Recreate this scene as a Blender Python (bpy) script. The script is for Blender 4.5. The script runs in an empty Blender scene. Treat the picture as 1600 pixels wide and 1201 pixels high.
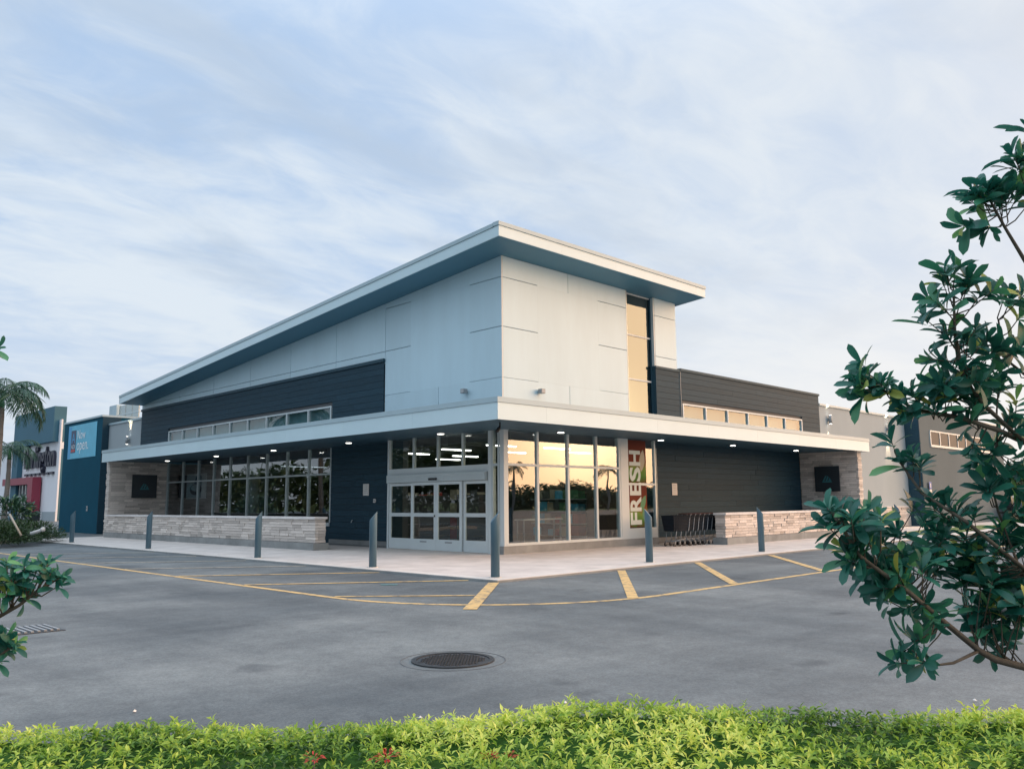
import bpy, bmesh, math, random
import numpy as np
from mathutils import Vector, Matrix, Euler
random.seed(7); rng = np.random.default_rng(7)
S = bpy.context.scene
COL = S.collection
R_ = math.radians

# ------------------------------------------------------------------ camera
CAMF, YAW, PITCH, ROLL = 1306.41, 0.7873, 0.1398, -0.0086
CO = np.array([-16.33, -16.79, 1.42])
_f = np.array([math.cos(PITCH)*math.cos(YAW), math.cos(PITCH)*math.sin(YAW), math.sin(PITCH)])
_r = np.array([math.sin(YAW), -math.cos(YAW), 0]); _u = np.cross(_r, _f)
CR = _r*math.cos(ROLL) + _u*math.sin(ROLL); CU = -_r*math.sin(ROLL) + _u*math.cos(ROLL); CF = _f
cam = bpy.data.cameras.new('camera'); camo = bpy.data.objects.new('camera', cam); COL.objects.link(camo)
m = Matrix.Identity(4)
for i in range(3):
    m[i][0], m[i][1], m[i][2], m[i][3] = CR[i], CU[i], -CF[i], CO[i]
camo.matrix_world = m
cam.sensor_width = 36; cam.sensor_fit = 'HORIZONTAL'; cam.lens = CAMF/1600*36
cam.clip_start = 0.05; cam.clip_end = 3000
S.camera = camo
S.render.resolution_x, S.render.resolution_y = 1024, 768

def at(u, v, d):
    """point d metres deep along the ray through a spot of the photograph (layout aid)"""
    return CO + d*(CF + CR*(u-800)/CAMF - CU*(v-600.5)/CAMF)

# ------------------------------------------------------------------ world, sun, exposure
SUN = Vector((0.757, -0.647, 0.09)).normalized()
SUN_EL = math.asin(SUN.z)
w = bpy.data.worlds.new('World'); S.world = w; w.use_nodes = True
nt = w.node_tree; nt.nodes.clear()
def N(t, **k):
    n = nt.nodes.new(t)
    for a, b in k.items(): setattr(n, a, b)
    return n
def L(a, b): nt.links.new(a, b)
def math_n(op, a=None, b=None, c=None):
    n = N('ShaderNodeMath', operation=op)
    for i, v in enumerate((a, b, c)):
        if v is None: continue
        if isinstance(v, (int, float)): n.inputs[i].default_value = v
        else: L(v, n.inputs[i])
    return n.outputs[0]
def ramp(src, stops, interp='EASE'):
    n = N('ShaderNodeValToRGB'); n.color_ramp.interpolation = interp
    e = n.color_ramp.elements
    while len(e) < len(stops): e.new(0.5)
    for el, (p, c) in zip(e, stops):
        el.position = p; el.color = (c, c, c, 1) if isinstance(c, (int, float)) else (*c, 1)
    L(src, n.inputs[0]); return n.outputs[0]
def mixc(f, a, b):
    n = N('ShaderNodeMix', data_type='RGBA')
    for i, v in ((0, f), (6, a), (7, b)):
        if isinstance(v, (int, float)): n.inputs[i].default_value = v
        elif isinstance(v, tuple): n.inputs[i].default_value = (*v, 1)
        else: L(v, n.inputs[i])
    return n.outputs[2]
tc = N('ShaderNodeTexCoord'); sep = N('ShaderNodeSeparateXYZ'); L(tc.outputs['Generated'], sep.inputs[0])
zc = math_n('MAXIMUM', sep.outputs[2], 0.0)
den = math_n('ADD', zc, 0.16)
cmb = N('ShaderNodeCombineXYZ')
L(math_n('DIVIDE', sep.outputs[0], den), cmb.inputs[0]); L(math_n('DIVIDE', sep.outputs[1], den), cmb.inputs[1])
mp = N('ShaderNodeMapping'); mp.inputs['Rotation'].default_value = (0, 0, R_(38)); mp.inputs['Scale'].default_value = (0.62, 1.35, 1)
L(cmb.outputs[0], mp.inputs['Vector'])
def noise(vec, scale, detail, rough, dist=0.0):
    n = N('ShaderNodeTexNoise'); n.inputs['Scale'].default_value = scale; n.inputs['Detail'].default_value = detail
    n.inputs['Roughness'].default_value = rough; n.inputs['Distortion'].default_value = dist
    L(vec, n.inputs['Vector']); return n.outputs[0]
n1 = noise(mp.outputs[0], 1.15, 9, 0.56, 0.5)
n2 = noise(mp.outputs[0], 0.42, 4, 0.5, 0.2)
mp2 = N('ShaderNodeMapping'); mp2.inputs['Location'].default_value = (4.3, 1.7, 2); mp2.inputs['Rotation'].default_value = (0, 0, R_(30)); mp2.inputs['Scale'].default_value = (0.9, 1.5, 1)
L(cmb.outputs[0], mp2.inputs['Vector'])
n3 = noise(mp2.outputs[0], 0.95, 7, 0.55, 0.3)
n4 = noise(mp2.outputs[0], 4.2, 7, 0.6, 0.6)
veil = ramp(math_n('ADD', math_n('ADD', math_n('MULTIPLY', n1, 0.5), math_n('MULTIPLY', n2, 0.42)), math_n('MULTIPLY', n4, 0.34)), [(0.50, 0.0), (0.73, 1.0)])
darkp = ramp(n3, [(0.50, 0.0), (0.66, 1.0)])
sun_dot = N('ShaderNodeVectorMath', operation='DOT_PRODUCT'); L(tc.outputs['Generated'], sun_dot.inputs[0]); sun_dot.inputs[1].default_value = SUN
glow = math_n('POWER', math_n('MAXIMUM', sun_dot.outputs['Value'], 0.0), 7.0)
core = math_n('POWER', math_n('MAXIMUM', sun_dot.outputs['Value'], 0.0), 700.0)
low = ramp(zc, [(0.0, 1.0), (0.33, 0.0)])
clear = (0.355, 0.475, 0.655); white = (0.575, 0.64, 0.71); grey = (0.385, 0.47, 0.585)
c0 = mixc(veil, clear, white)
c1 = mixc(math_n('MULTIPLY', darkp, 0.75), c0, grey)
c2 = mixc(math_n('MULTIPLY', low, 0.6), c1, (0.62, 0.655, 0.69))
side = ramp(math_n('MULTIPLY_ADD', sun_dot.outputs['Value'], 0.5, 0.5), [(0.40, 0.0), (0.85, 1.0)])
c2a = mixc(math_n('MULTIPLY', side, 0.50), c2, (0.66, 0.67, 0.685))
c2b = mixc(math_n('MULTIPLY', math_n('MULTIPLY', side, low), 0.7), c2a, (0.80, 0.76, 0.72))
c3 = mixc(math_n('MULTIPLY', glow, 0.9), c2b, (1.75, 1.12, 0.64))
c4 = mixc(core, c3, (6.0, 4.2, 2.3))
sky = N('ShaderNodeTexSky', sky_type='NISHITA'); sky.sun_disc = False
sky.sun_elevation = SUN_EL; sky.sun_rotation = math.atan2(SUN.x, SUN.y)
sky.altitude = 50; sky.air_density = 1.0; sky.dust_density = 1.5
bg1 = N('ShaderNodeBackground'); L(sky.outputs[0], bg1.inputs[0]); bg1.inputs[1].default_value = 0.1
# an overcast sky brightens towards the zenith
zen = math_n('MULTIPLY_ADD', ramp(zc, [(0.45, 0.0), (1.0, 1.0)]), 1.3, 0.97)
bg2 = N('ShaderNodeBackground'); L(c4, bg2.inputs[0]); L(zen, bg2.inputs[1])
mx = N('ShaderNodeMixShader'); mx.inputs[0].default_value = 0.95
L(bg1.outputs[0], mx.inputs[1]); L(bg2.outputs[0], mx.inputs[2])
out = N('ShaderNodeOutputWorld'); L(mx.outputs[0], out.inputs[0])
sl = bpy.data.lights.new('sun', 'SUN'); sl.energy = 3.6; sl.angle = R_(80); sl.color = (1.0, 0.55, 0.29)
so = bpy.data.objects.new('sun', sl); COL.objects.link(so)
so.rotation_euler = SUN.to_track_quat('Z', 'Y').to_euler()
S.view_settings.view_transform = 'Standard'; S.view_settings.look = 'None'
S.view_settings.exposure = 0.46; S.view_settings.gamma = 1.0

# ------------------------------------------------------------------ materials
MATS = {}
def mat(name, base, rough=0.6, metal=0.0, var=0.0, vscale=2.0, stretch=(1, 1, 1), bump=0.0, bscale=40.0, spec=0.5,
        emit=None, objvar=0.0, bstretch=(1, 1, 1), tint=None):
    m = bpy.data.materials.new(name); m.use_nodes = True; t = m.node_tree
    b = t.nodes['Principled BSDF']; b.inputs['Roughness'].default_value = rough; b.inputs['Metallic'].default_value = metal
    b.inputs['Specular IOR Level'].default_value = spec
    b.inputs['Base Color'].default_value = (*base, 1)
    tcn = t.nodes.new('ShaderNodeTexCoord')
    src = None
    if var > 0:
        mpn = t.nodes.new('ShaderNodeMapping'); mpn.inputs['Scale'].default_value = stretch
        t.links.new(tcn.outputs['Object'], mpn.inputs[0])
        nz = t.nodes.new('ShaderNodeTexNoise'); nz.inputs['Scale'].default_value = vscale; nz.inputs['Detail'].default_value = 8
        nz.inputs['Roughness'].default_value = 0.62
        t.links.new(mpn.outputs[0], nz.inputs['Vector'])
        cr = t.nodes.new('ShaderNodeValToRGB')
        lo = tuple(max(0, c*(1-var)) for c in base); hi = tuple(min(1, c*(1+var)) for c in base)
        if tint: lo = tint
        cr.color_ramp.elements[0].position = 0.3; cr.color_ramp.elements[0].color = (*lo, 1)
        cr.color_ramp.elements[1].position = 0.7; cr.color_ramp.elements[1].color = (*hi, 1)
        t.links.new(nz.outputs[0], cr.inputs[0]); src = cr.outputs[0]
    if objvar > 0:
        oi = t.nodes.new('ShaderNodeObjectInfo')
        mr = t.nodes.new('ShaderNodeMapRange'); mr.inputs[3].default_value = 1-objvar; mr.inputs[4].default_value = 1+objvar
        t.links.new(oi.outputs['Random'], mr.inputs[0])
        vm = t.nodes.new('ShaderNodeVectorMath'); vm.operation = 'SCALE'
        if src is None:
            rgb = t.nodes.new('ShaderNodeRGB'); rgb.outputs[0].default_value = (*base, 1); src = rgb.outputs[0]
        t.links.new(src, vm.inputs[0]); t.links.new(mr.outputs[0], vm.inputs['Scale']); src = vm.outputs[0]
    if src is not None: t.links.new(src, b.inputs['Base Color'])
    if bump > 0:
        mpb = t.nodes.new('ShaderNodeMapping'); mpb.inputs['Scale'].default_value = bstretch
        t.links.new(tcn.outputs['Object'], mpb.inputs[0])
        nb = t.nodes.new('ShaderNodeTexNoise'); nb.inputs['Scale'].default_value = bscale; nb.inputs['Detail'].default_value = 6
        t.links.new(mpb.outputs[0], nb.inputs['Vector'])
        bp = t.nodes.new('ShaderNodeBump'); bp.inputs['Strength'].default_value = bump; bp.inputs['Distance'].default_value = 0.01
        t.links.new(nb.outputs[0], bp.inputs['Height']); t.links.new(bp.outputs[0], b.inputs['Normal'])
    if emit:
        b.inputs['Emission Color'].default_value = (*emit[:3], 1); b.inputs['Emission Strength'].default_value = emit[3]
    MATS[name] = m; return m

mat('panel', (0.52, 0.71, 0.80), 0.45, 0.0, 0.05, 1.1, (1, 1, 0.22), 0.05, 3, objvar=0.025)
mat('fascia', (0.52, 0.69, 0.76), 0.36, 0.0, 0.03, 0.8, objvar=0.015)
mat('coping', (0.35, 0.48, 0.54), 0.4, 0.0, 0.04, 1.0)
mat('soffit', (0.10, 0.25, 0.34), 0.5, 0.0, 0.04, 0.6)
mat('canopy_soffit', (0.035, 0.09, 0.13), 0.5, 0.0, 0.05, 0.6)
mat('backing', (0.10, 0.11, 0.12), 0.7)
mat('cladding', (0.019, 0.054, 0.080), 0.6, spec=0.18, metal=0.0, var=0.25, vscale=6.0, stretch=(0.35, 0.35, 8.0), bump=0.15, bscale=30, objvar=0.10, bstretch=(0.2, 0.2, 6))
#, 0.0, 0.25, 6.0, (0.35, 0.35, 8.0), 0.15, 30, objvar=0.10, bstretch=(0.2, 0.2, 6))
mat('cladding_trim', (0.03, 0.075, 0.105), 0.55, spec=0.2)
mat('aluminium', (0.46, 0.53, 0.55), 0.36, 0.2, 0.03, 2)
mat('aluminium_light', (0.55, 0.62, 0.64), 0.4, 0.0, 0.03, 2)
mat('stucco', (0.34, 0.40, 0.43), 0.9, 0, 0.06, 0.5, (1, 1, 0.35), 0.25, 120)
mat('grey_stucco', (0.105, 0.14, 0.155), 0.9, 0, 0.08, 0.5, (1, 1, 0.3), 0.25, 120)
mat('stone', (0.62, 0.57, 0.525), 0.9, 0, 0.22, 5, (1, 1, 3), 1.0, 26, objvar=0.26)
mat('stone_cap', (0.68, 0.66, 0.645), 0.85, 0, 0.08, 3, bump=0.3, bscale=40, objvar=0.06)
mat('mortar', (0.24, 0.22, 0.205), 0.95)
mat('concrete', (0.56, 0.52, 0.485), 0.85, 0, 0.17, 1.3, bump=0.2, bscale=90, objvar=0.025)
mat('curb', (0.60, 0.57, 0.53), 0.85, 0, 0.12, 1.6, bump=0.2, bscale=60)
mat('base_concrete', (0.25, 0.265, 0.265), 0.9, 0, 0.22, 1.6, bump=0.3, bscale=50)
mat('bollard', (0.08, 0.155, 0.205), 0.42, 0, 0.10, 3, (1, 1, 0.3), objvar=0.03)
mat('black', (0.012, 0.013, 0.016), 0.5)
mat('rubber', (0.02, 0.02, 0.022), 0.7)
mat('sign_dark', (0.025, 0.034, 0.042), 0.35)
mat('sign_teal', (0.035, 0.17, 0.20), 0.5)
mat('teal_block', (0.005, 0.076, 0.125), 0.85, 0, 0.10, 0.7, bump=0.1, bscale=80, spec=0.15)
mat('burl_teal', (0.035, 0.13, 0.19), 0.7, 0, 0.06, 0.4)
mat('burl_white', (0.74, 0.76, 0.80), 0.8, 0, 0.04, 0.3)
mat('burl_red', (0.26, 0.03, 0.06), 0.5)
mat('banner_blue', (0.10, 0.47, 0.66), 0.5, 0, 0.10, 1.5)
mat('banner_white', (0.80, 0.86, 0.90), 0.6)
mat('logo_navy', (0.02, 0.05, 0.12), 0.5)
mat('logo_blue', (0.05, 0.32, 0.60), 0.5)
mat('logo_red', (0.45, 0.05, 0.05), 0.5)
mat('letter_dark', (0.022, 0.026, 0.05), 0.5)
mat('paper', (0.70, 0.68, 0.64), 0.6)
mat('paper_grey', (0.42, 0.44, 0.45), 0.6)
mat('int_floor', (0.13, 0.14, 0.145), 0.35, 0, 0.05, 1)
mat('int_wall', (0.075, 0.085, 0.09), 0.85, 0, 0.06, 0.7)
mat('int_ceiling', (0.10, 0.11, 0.115), 0.9)
mat('column_int', (0.40, 0.42, 0.42), 0.6)
mat('frost', (0.19, 0.36, 0.42), 0.6, 0, 0.12, 0.8)
mat('lamp_strip', (0.8, 0.8, 0.8), 0.5, emit=(1.0, 0.93, 0.82, 11.0))
mat('lamp_disc', (0.8, 0.8, 0.8), 0.5, emit=(1.0, 0.95, 0.86, 7.0))
mat('lamp_housing', (0.26, 0.29, 0.31), 0.5, 0.0)
mat('collar', (0.082, 0.094, 0.10), 0.85, 0, 0.15, 5)
mat('seam', (0.105, 0.12, 0.128), 0.9, 0, 0.5, 5)
mat('iron', (0.045, 0.048, 0.052), 0.45, 0.5, 0.3, 8, bump=0.3, bscale=60)
mat('bark', (0.085, 0.075, 0.06), 0.9, 0, 0.25, 12, (1, 1, 0.3), 0.4, 60)
mat('palm_trunk', (0.20, 0.19, 0.175), 0.9, 0, 0.25, 6, (0.3, 0.3, 6), 0.4, 20)
mat('soil', (0.045, 0.038, 0.03), 0.95, 0, 0.3, 8, bump=0.5, bscale=30)
mat('grass', (0.085, 0.14, 0.035), 0.9, 0, 0.3, 10)
mat('red_flower', (0.42, 0.03, 0.015), 0.6, 0, 0.3, 30)
mat('white_pipe', (0.6, 0.6, 0.58), 0.5)
mat('wood_stake', (0.42, 0.37, 0.30), 0.8, 0, 0.15, 8)
mat('car_white', (0.62, 0.64, 0.66), 0.25, spec=0.6)
mat('car_dark', (0.03, 0.035, 0.045), 0.25, spec=0.6)
mat('car_silver', (0.33, 0.35, 0.37), 0.3, 0.4)
mat('car_glass', (0.015, 0.022, 0.03), 0.12, spec=0.25)
mat('dark_pane', (0.02, 0.04, 0.055), 0.3, spec=0.04)
mat('yellow_box', (0.60, 0.36, 0.05), 0.6)
mat('hand_blue', (0.04, 0.12, 0.42), 0.5)
mat('rust_brown', (0.20, 0.11, 0.07), 0.7)
mat('carton_red', (0.35, 0.05, 0.05), 0.6); mat('carton_green', (0.06, 0.22, 0.10), 0.6); mat('carton_cream', (0.42, 0.38, 0.28), 0.7)
mat('cart_dark', (0.008, 0.014, 0.022), 0.7, spec=0.15)
mat('cart_chrome', (0.22, 0.25, 0.28), 0.4, 0.3)
mat('cart_handle', (0.10, 0.03, 0.025), 0.6)
mat('poster_letter', (0.62, 0.68, 0.64), 0.8, spec=0.1)
mat('teal_paint', (0.10, 0.30, 0.30), 0.7, 0, 0.3, 9)

def glass(name, trans, refl, ior, add):
    m = bpy.data.materials.new(name); m.use_nodes = True; t = m.node_tree; t.nodes.clear()
    o = t.nodes.new('ShaderNodeOutputMaterial'); mxs = t.nodes.new('ShaderNodeMixShader')
    tr = t.nodes.new('ShaderNodeBsdfTransparent'); tr.inputs[0].default_value = (*trans, 1)
    gl = t.nodes.new('ShaderNodeBsdfGlossy'); gl.inputs[0].default_value = (*refl, 1); gl.inputs['Roughness'].default_value = 0.004
    fr = t.nodes.new('ShaderNodeFresnel'); fr.inputs[0].default_value = ior
    # panes are never perfectly flat: a slow waviness
    tcn = t.nodes.new('ShaderNodeTexCoord'); nz = t.nodes.new('ShaderNodeTexNoise'); nz.inputs['Scale'].default_value = 0.9; nz.inputs['Detail'].default_value = 1
    bp = t.nodes.new('ShaderNodeBump'); bp.inputs['Strength'].default_value = 0.12; bp.inputs['Distance'].default_value = 0.02
    t.links.new(tcn.outputs['Object'], nz.inputs['Vector']); t.links.new(nz.outputs[0], bp.inputs['Height']); t.links.new(bp.outputs[0], gl.inputs['Normal'])
    ad = t.nodes.new('ShaderNodeMath'); ad.operation = 'ADD'; ad.use_clamp = True; ad.inputs[1].default_value = add
    ge = t.nodes.new('ShaderNodeNewGeometry'); ib = t.nodes.new('ShaderNodeMath'); ib.operation = 'SUBTRACT'; ib.inputs[0].default_value = 1.0
    t.links.new(ge.outputs['Backfacing'], ib.inputs[1]); mu = t.nodes.new('ShaderNodeMath'); mu.operation = 'MULTIPLY'
    t.links.new(fr.outputs[0], ad.inputs[0]); t.links.new(ad.outputs[0], mu.inputs[0]); t.links.new(ib.outputs[0], mu.inputs[1]); t.links.new(mu.outputs[0], mxs.inputs[0])
    t.links.new(tr.outputs[0], mxs.inputs[1]); t.links.new(gl.outputs[0], mxs.inputs[2]); t.links.new(mxs.outputs[0], o.inputs[0])
    MATS[name] = m
glass('glass', (0.74, 0.80, 0.81), (0.90, 0.96, 1.0), 1.8, 0.09)
glass('door_glass', (0.80, 0.85, 0.85), (0.9, 0.95, 0.95), 1.5, 0.05)
glass('tower_glass', (0.45, 0.48, 0.48), (0.80, 0.95, 1.0), 1.7, 0.07)

def leaf_mat(name, stops, rough, transl=0.25, attr=True, spec=0.5):
    m = bpy.data.materials.new(name); m.use_nodes = True; t = m.node_tree
    b = t.nodes['Principled BSDF']; o = t.nodes['Material Output']
    if attr:
        a = t.nodes.new('ShaderNodeAttribute'); a.attribute_name = 'tone'; src = a.outputs['Fac']
    else:
        a = t.nodes.new('ShaderNodeObjectInfo'); src = a.outputs['Random']
    cr = t.nodes.new('ShaderNodeValToRGB'); e = cr.color_ramp.elements
    while len(e) < len(stops): e.new(0.5)
    for el, (p, c) in zip(e, stops): el.position = p; el.color = (*c, 1)
    t.links.new(src, cr.inputs[0]); t.links.new(cr.outputs[0], b.inputs['Base Color'])
    b.inputs['Roughness'].default_value = rough; b.inputs['Specular IOR Level'].default_value = spec
    ts = t.nodes.new('ShaderNodeBsdfTranslucent'); t.links.new(cr.outputs[0], ts.inputs[0])
    mxs = t.nodes.new('ShaderNodeMixShader'); mxs.inputs[0].default_value = transl
    t.links.new(b.outputs[0], mxs.inputs[1]); t.links.new(ts.outputs[0], mxs.inputs[2]); t.links.new(mxs.outputs[0], o.inputs[0])
    MATS[name] = m
leaf_mat('hedge_leaf', [(0.0, (0.035, 0.10, 0.025)), (0.35, (0.22, 0.40, 0.05)), (0.62, (0.54, 0.70, 0.11)), (1.0, (0.86, 0.90, 0.24))], 0.5, 0.42)
leaf_mat('big_leaf', [(0.0, (0.012, 0.105, 0.082)), (0.6, (0.026, 0.17, 0.125)), (0.88, (0.06, 0.26, 0.13)), (0.97, (0.16, 0.40, 0.13)), (1.0, (0.36, 0.42, 0.10))], 0.40, 0.30)
leaf_mat('big_leaf_single', [(0.0, (0.012, 0.105, 0.082)), (0.6, (0.026, 0.17, 0.125)), (0.88, (0.06, 0.26, 0.13)), (0.97, (0.16, 0.40, 0.13)), (1.0, (0.36, 0.42, 0.10))], 0.40, 0.30, attr=False)
leaf_mat('palm_leaf', [(0.0, (0.025, 0.085, 0.06)), (1.0, (0.06, 0.15, 0.09))], 0.45, 0.2)
leaf_mat('tree_leaf', [(0.0, (0.02, 0.05, 0.02)), (1.0, (0.05, 0.10, 0.03))], 0.6, 0.2)
leaf_mat('shrub_leaf', [(0.0, (0.02, 0.06, 0.045)), (0.8, (0.05, 0.13, 0.06)), (1.0, (0.20, 0.30, 0.06))], 0.5, 0.2)

# asphalt: worn lanes, patches, fine aggregate
def asphalt():
    m = bpy.data.materials.new('asphalt'); m.use_nodes = True; t = m.node_tree; b = t.nodes['Principled BSDF']
    tcn = t.nodes.new('ShaderNodeTexCoord')
    def nz(scale, detail, rough=0.6, stretch=None, rot=0, dist=0):
        v = tcn.outputs['Object']
        if stretch:
            mpn = t.nodes.new('ShaderNodeMapping'); mpn.inputs['Scale'].default_value = stretch; mpn.inputs['Rotation'].default_value = (0, 0, rot)
            t.links.new(v, mpn.inputs[0]); v = mpn.outputs[0]
        n = t.nodes.new('ShaderNodeTexNoise'); n.inputs['Scale'].default_value = scale; n.inputs['Detail'].default_value = detail
        n.inputs['Roughness'].default_value = rough; n.inputs['Distortion'].default_value = dist
        t.links.new(v, n.inputs['Vector']); return n.outputs[0]
    def rmp(src, a, b_, c0, c1):
        n = t.nodes.new('ShaderNodeValToRGB'); n.color_ramp.elements[0].position = a; n.color_ramp.elements[1].position = b_
        n.color_ramp.elements[0].color = (*c0, 1); n.color_ramp.elements[1].color = (*c1, 1); t.links.new(src, n.inputs[0]); return n.outputs[0]
    def mul(a, b_):
        n = t.nodes.new('ShaderNodeMix'); n.data_type = 'RGBA'; n.blend_type = 'MULTIPLY'; n.inputs[0].default_value = 1
        t.links.new(a, n.inputs[6]); t.links.new(b_, n.inputs[7]); return n.outputs[2]
    c = rmp(nz(0.28, 5, 0.55, dist=0.4), 0.36, 0.66, (0.088, 0.108, 0.118), (0.172, 0.195, 0.198))
    # tyre-worn streaks along the aisle (parallel to the left front) and along the right front
    c = mul(c, rmp(nz(0.9, 6, 0.6, (0.9, 0.12, 1)), 0.34, 0.62, (0.78, 0.79, 0.80), (1.10, 1.09, 1.08)))
    c = mul(c, rmp(nz(1.0, 6, 0.6, (0.10, 0.9, 1)), 0.34, 0.60, (0.80, 0.81, 0.82), (1.09, 1.09, 1.08)))
    c = mul(c, rmp(nz(2.2, 8, 0.7), 0.35, 0.65, (0.86, 0.86, 0.87), (1.08, 1.08, 1.08)))
    c = mul(c, rmp(nz(48, 4, 0.85), 0.3, 0.72, (0.60, 0.60, 0.62), (1.38, 1.38, 1.36)))
    c = mul(c, rmp(nz(190, 2, 0.7), 0.62, 0.74, (1, 1, 1), (1.9, 1.9, 1.85)))
    c = mul(c, rmp(nz(9, 6, 0.75), 0.30, 0.60, (0.80, 0.80, 0.81), (1.06, 1.06, 1.06)))
    # dark oily spots
    vo = nz(1.4, 2, 0.4); c = mul(c, rmp(vo, 0.24, 0.33, (0.62, 0.63, 0.65), (1, 1, 1)))
    t.links.new(c, b.inputs['Base Color']); b.inputs['Roughness'].default_value = 0.72
    bp = t.nodes.new('ShaderNodeBump'); bp.inputs['Strength'].default_value = 0.55; bp.inputs['Distance'].default_value = 0.006
    t.links.new(nz(95, 3, 0.7), bp.inputs['Height']); t.links.new(bp.outputs[0], b.inputs['Normal'])
    MATS['asphalt'] = m
asphalt()
def paint(name, base, wear):
    m = bpy.data.materials.new(name); m.use_nodes = True; t = m.node_tree; b = t.nodes['Principled BSDF']
    tcn = t.nodes.new('ShaderNodeTexCoord'); n = t.nodes.new('ShaderNodeTexNoise'); n.inputs['Scale'].default_value = 7; n.inputs['Detail'].default_value = 9; n.inputs['Roughness'].default_value = 0.75
    t.links.new(tcn.outputs['Object'], n.inputs['Vector'])
    cr = t.nodes.new('ShaderNodeValToRGB'); cr.color_ramp.elements[0].position = wear; cr.color_ramp.elements[1].position = wear+0.14
    cr.color_ramp.elements[0].color = (0.16, 0.15, 0.13, 1); cr.color_ramp.elements[1].color = (*base, 1)
    t.links.new(n.outputs[0], cr.inputs[0]); t.links.new(cr.outputs[0], b.inputs['Base Color']); b.inputs['Roughness'].default_value = 0.75
    MATS[name] = m
paint('yellow_paint', (0.62, 0.43, 0.18), 0.37)
paint('faded_paint', (0.46, 0.42, 0.34), 0.36)

# ------------------------------------------------------------------ builders
OFF = {}
def link(o, parent=None):
    COL.objects.link(o)
    if parent is not None:
        o.parent = parent; OFF[o.name] = OFF.get(parent.name, Vector((0, 0, 0)))
    return o
def thing(name, loc, label, cat, group=None):
    o = bpy.data.objects.new(name, None); COL.objects.link(o); o.location = loc; o.empty_display_size = 0.3
    OFF[o.name] = Vector(loc); o['label'] = label; o['category'] = cat
    if group: o['group'] = group
    return o
def tag(o, label, cat, group=None):
    o['label'] = label; o['category'] = cat
    if group: o['group'] = group
    return o
def mesh(name, verts, faces, mt, parent=None, smooth=False):
    off = OFF.get(parent.name, Vector((0, 0, 0))) if parent is not None else Vector((0, 0, 0))
    me = bpy.data.meshes.new(name)
    me.from_pydata([(v[0]-off[0], v[1]-off[1], v[2]-off[2]) for v in verts], [], faces)
    me.materials.append(MATS[mt])
    if smooth: me.polygons.foreach_set('use_smooth', [True]*len(me.polygons))
    me.update()
    return link(bpy.data.objects.new(name, me), parent)
BF = [(0, 3, 2, 1), (4, 5, 6, 7), (0, 1, 5, 4), (1, 2, 6, 5), (2, 3, 7, 6), (3, 0, 4, 7)]
def box_v(a, b):
    return [(a[0], a[1], a[2]), (b[0], a[1], a[2]), (b[0], b[1], a[2]), (a[0], b[1], a[2]),
            (a[0], a[1], b[2]), (b[0], a[1], b[2]), (b[0], b[1], b[2]), (a[0], b[1], b[2])]
def box(name, a, b, mt, parent=None):
    a, b = [min(p, q) for p, q in zip(a, b)], [max(p, q) for p, q in zip(a, b)]
    return mesh(name, box_v(a, b), BF, mt, parent)
def boxes(name, lst, mt, parent=None):
    v, f = [], []
    for a, b in lst:
        a, b = [min(p, q) for p, q in zip(a, b)], [max(p, q) for p, q in zip(a, b)]
        k = len(v); v += box_v(a, b); f += [tuple(i+k for i in q) for q in BF]
    return mesh(name, v, f, mt, parent)
def tube_data(pts, rads, n=8, cap=True):
    pts = [Vector(p) for p in pts]; v, f = [], []
    for i, p in enumerate(pts):
        d = (pts[min(i+1, len(pts)-1)] - pts[max(i-1, 0)]).normalized()
        a = d.orthogonal().normalized() if abs(d.z) > 0.95 else d.cross(Vector((0, 0, 1))).normalized()
        b = d.cross(a)
        r = rads[i] if isinstance(rads, (list, tuple)) else rads
        for k in range(n):
            t = 2*math.pi*k/n; v.append(p + (a*math.cos(t) + b*math.sin(t))*r)
    for i in range(len(pts)-1):
        for k in range(n):
            f.append((i*n+k, i*n+(k+1) % n, (i+1)*n+(k+1) % n, (i+1)*n+k))
    if cap:
        f.append(tuple(range(n))[::-1]); f.append(tuple((len(pts)-1)*n+k for k in range(n)))
    return v, f
def tube(name, pts, rads, mt, parent=None, n=8, smooth=True):
    v, f = tube_data(pts, rads, n); return mesh(name, v, f, mt, parent, smooth)
def tubes(name, lst, mt, parent=None, n=6):
    v, f = [], []
    for pts, r in lst:
        a, b = tube_data(pts, r, n); k = len(v); v += a; f += [tuple(i+k for i in q) for q in b]
    return mesh(name, v, f, mt, parent, True)
def disc(name, c, r, h, mt, parent=None, n=24, axis='z'):
    d = {'z': Vector((0, 0, h)), 'x': Vector((h, 0, 0)), 'y': Vector((0, h, 0))}[axis]
    return tube(name, [Vector(c), Vector(c)+d], r, mt, parent, n, False)
def struct(o): o['kind'] = 'structure'; return o
def copy_tree(o, parent=None):
    c = o.copy(); COL.objects.link(c); c.parent = parent
    for ch in o.children: copy_tree(ch, c)
    return c
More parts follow.
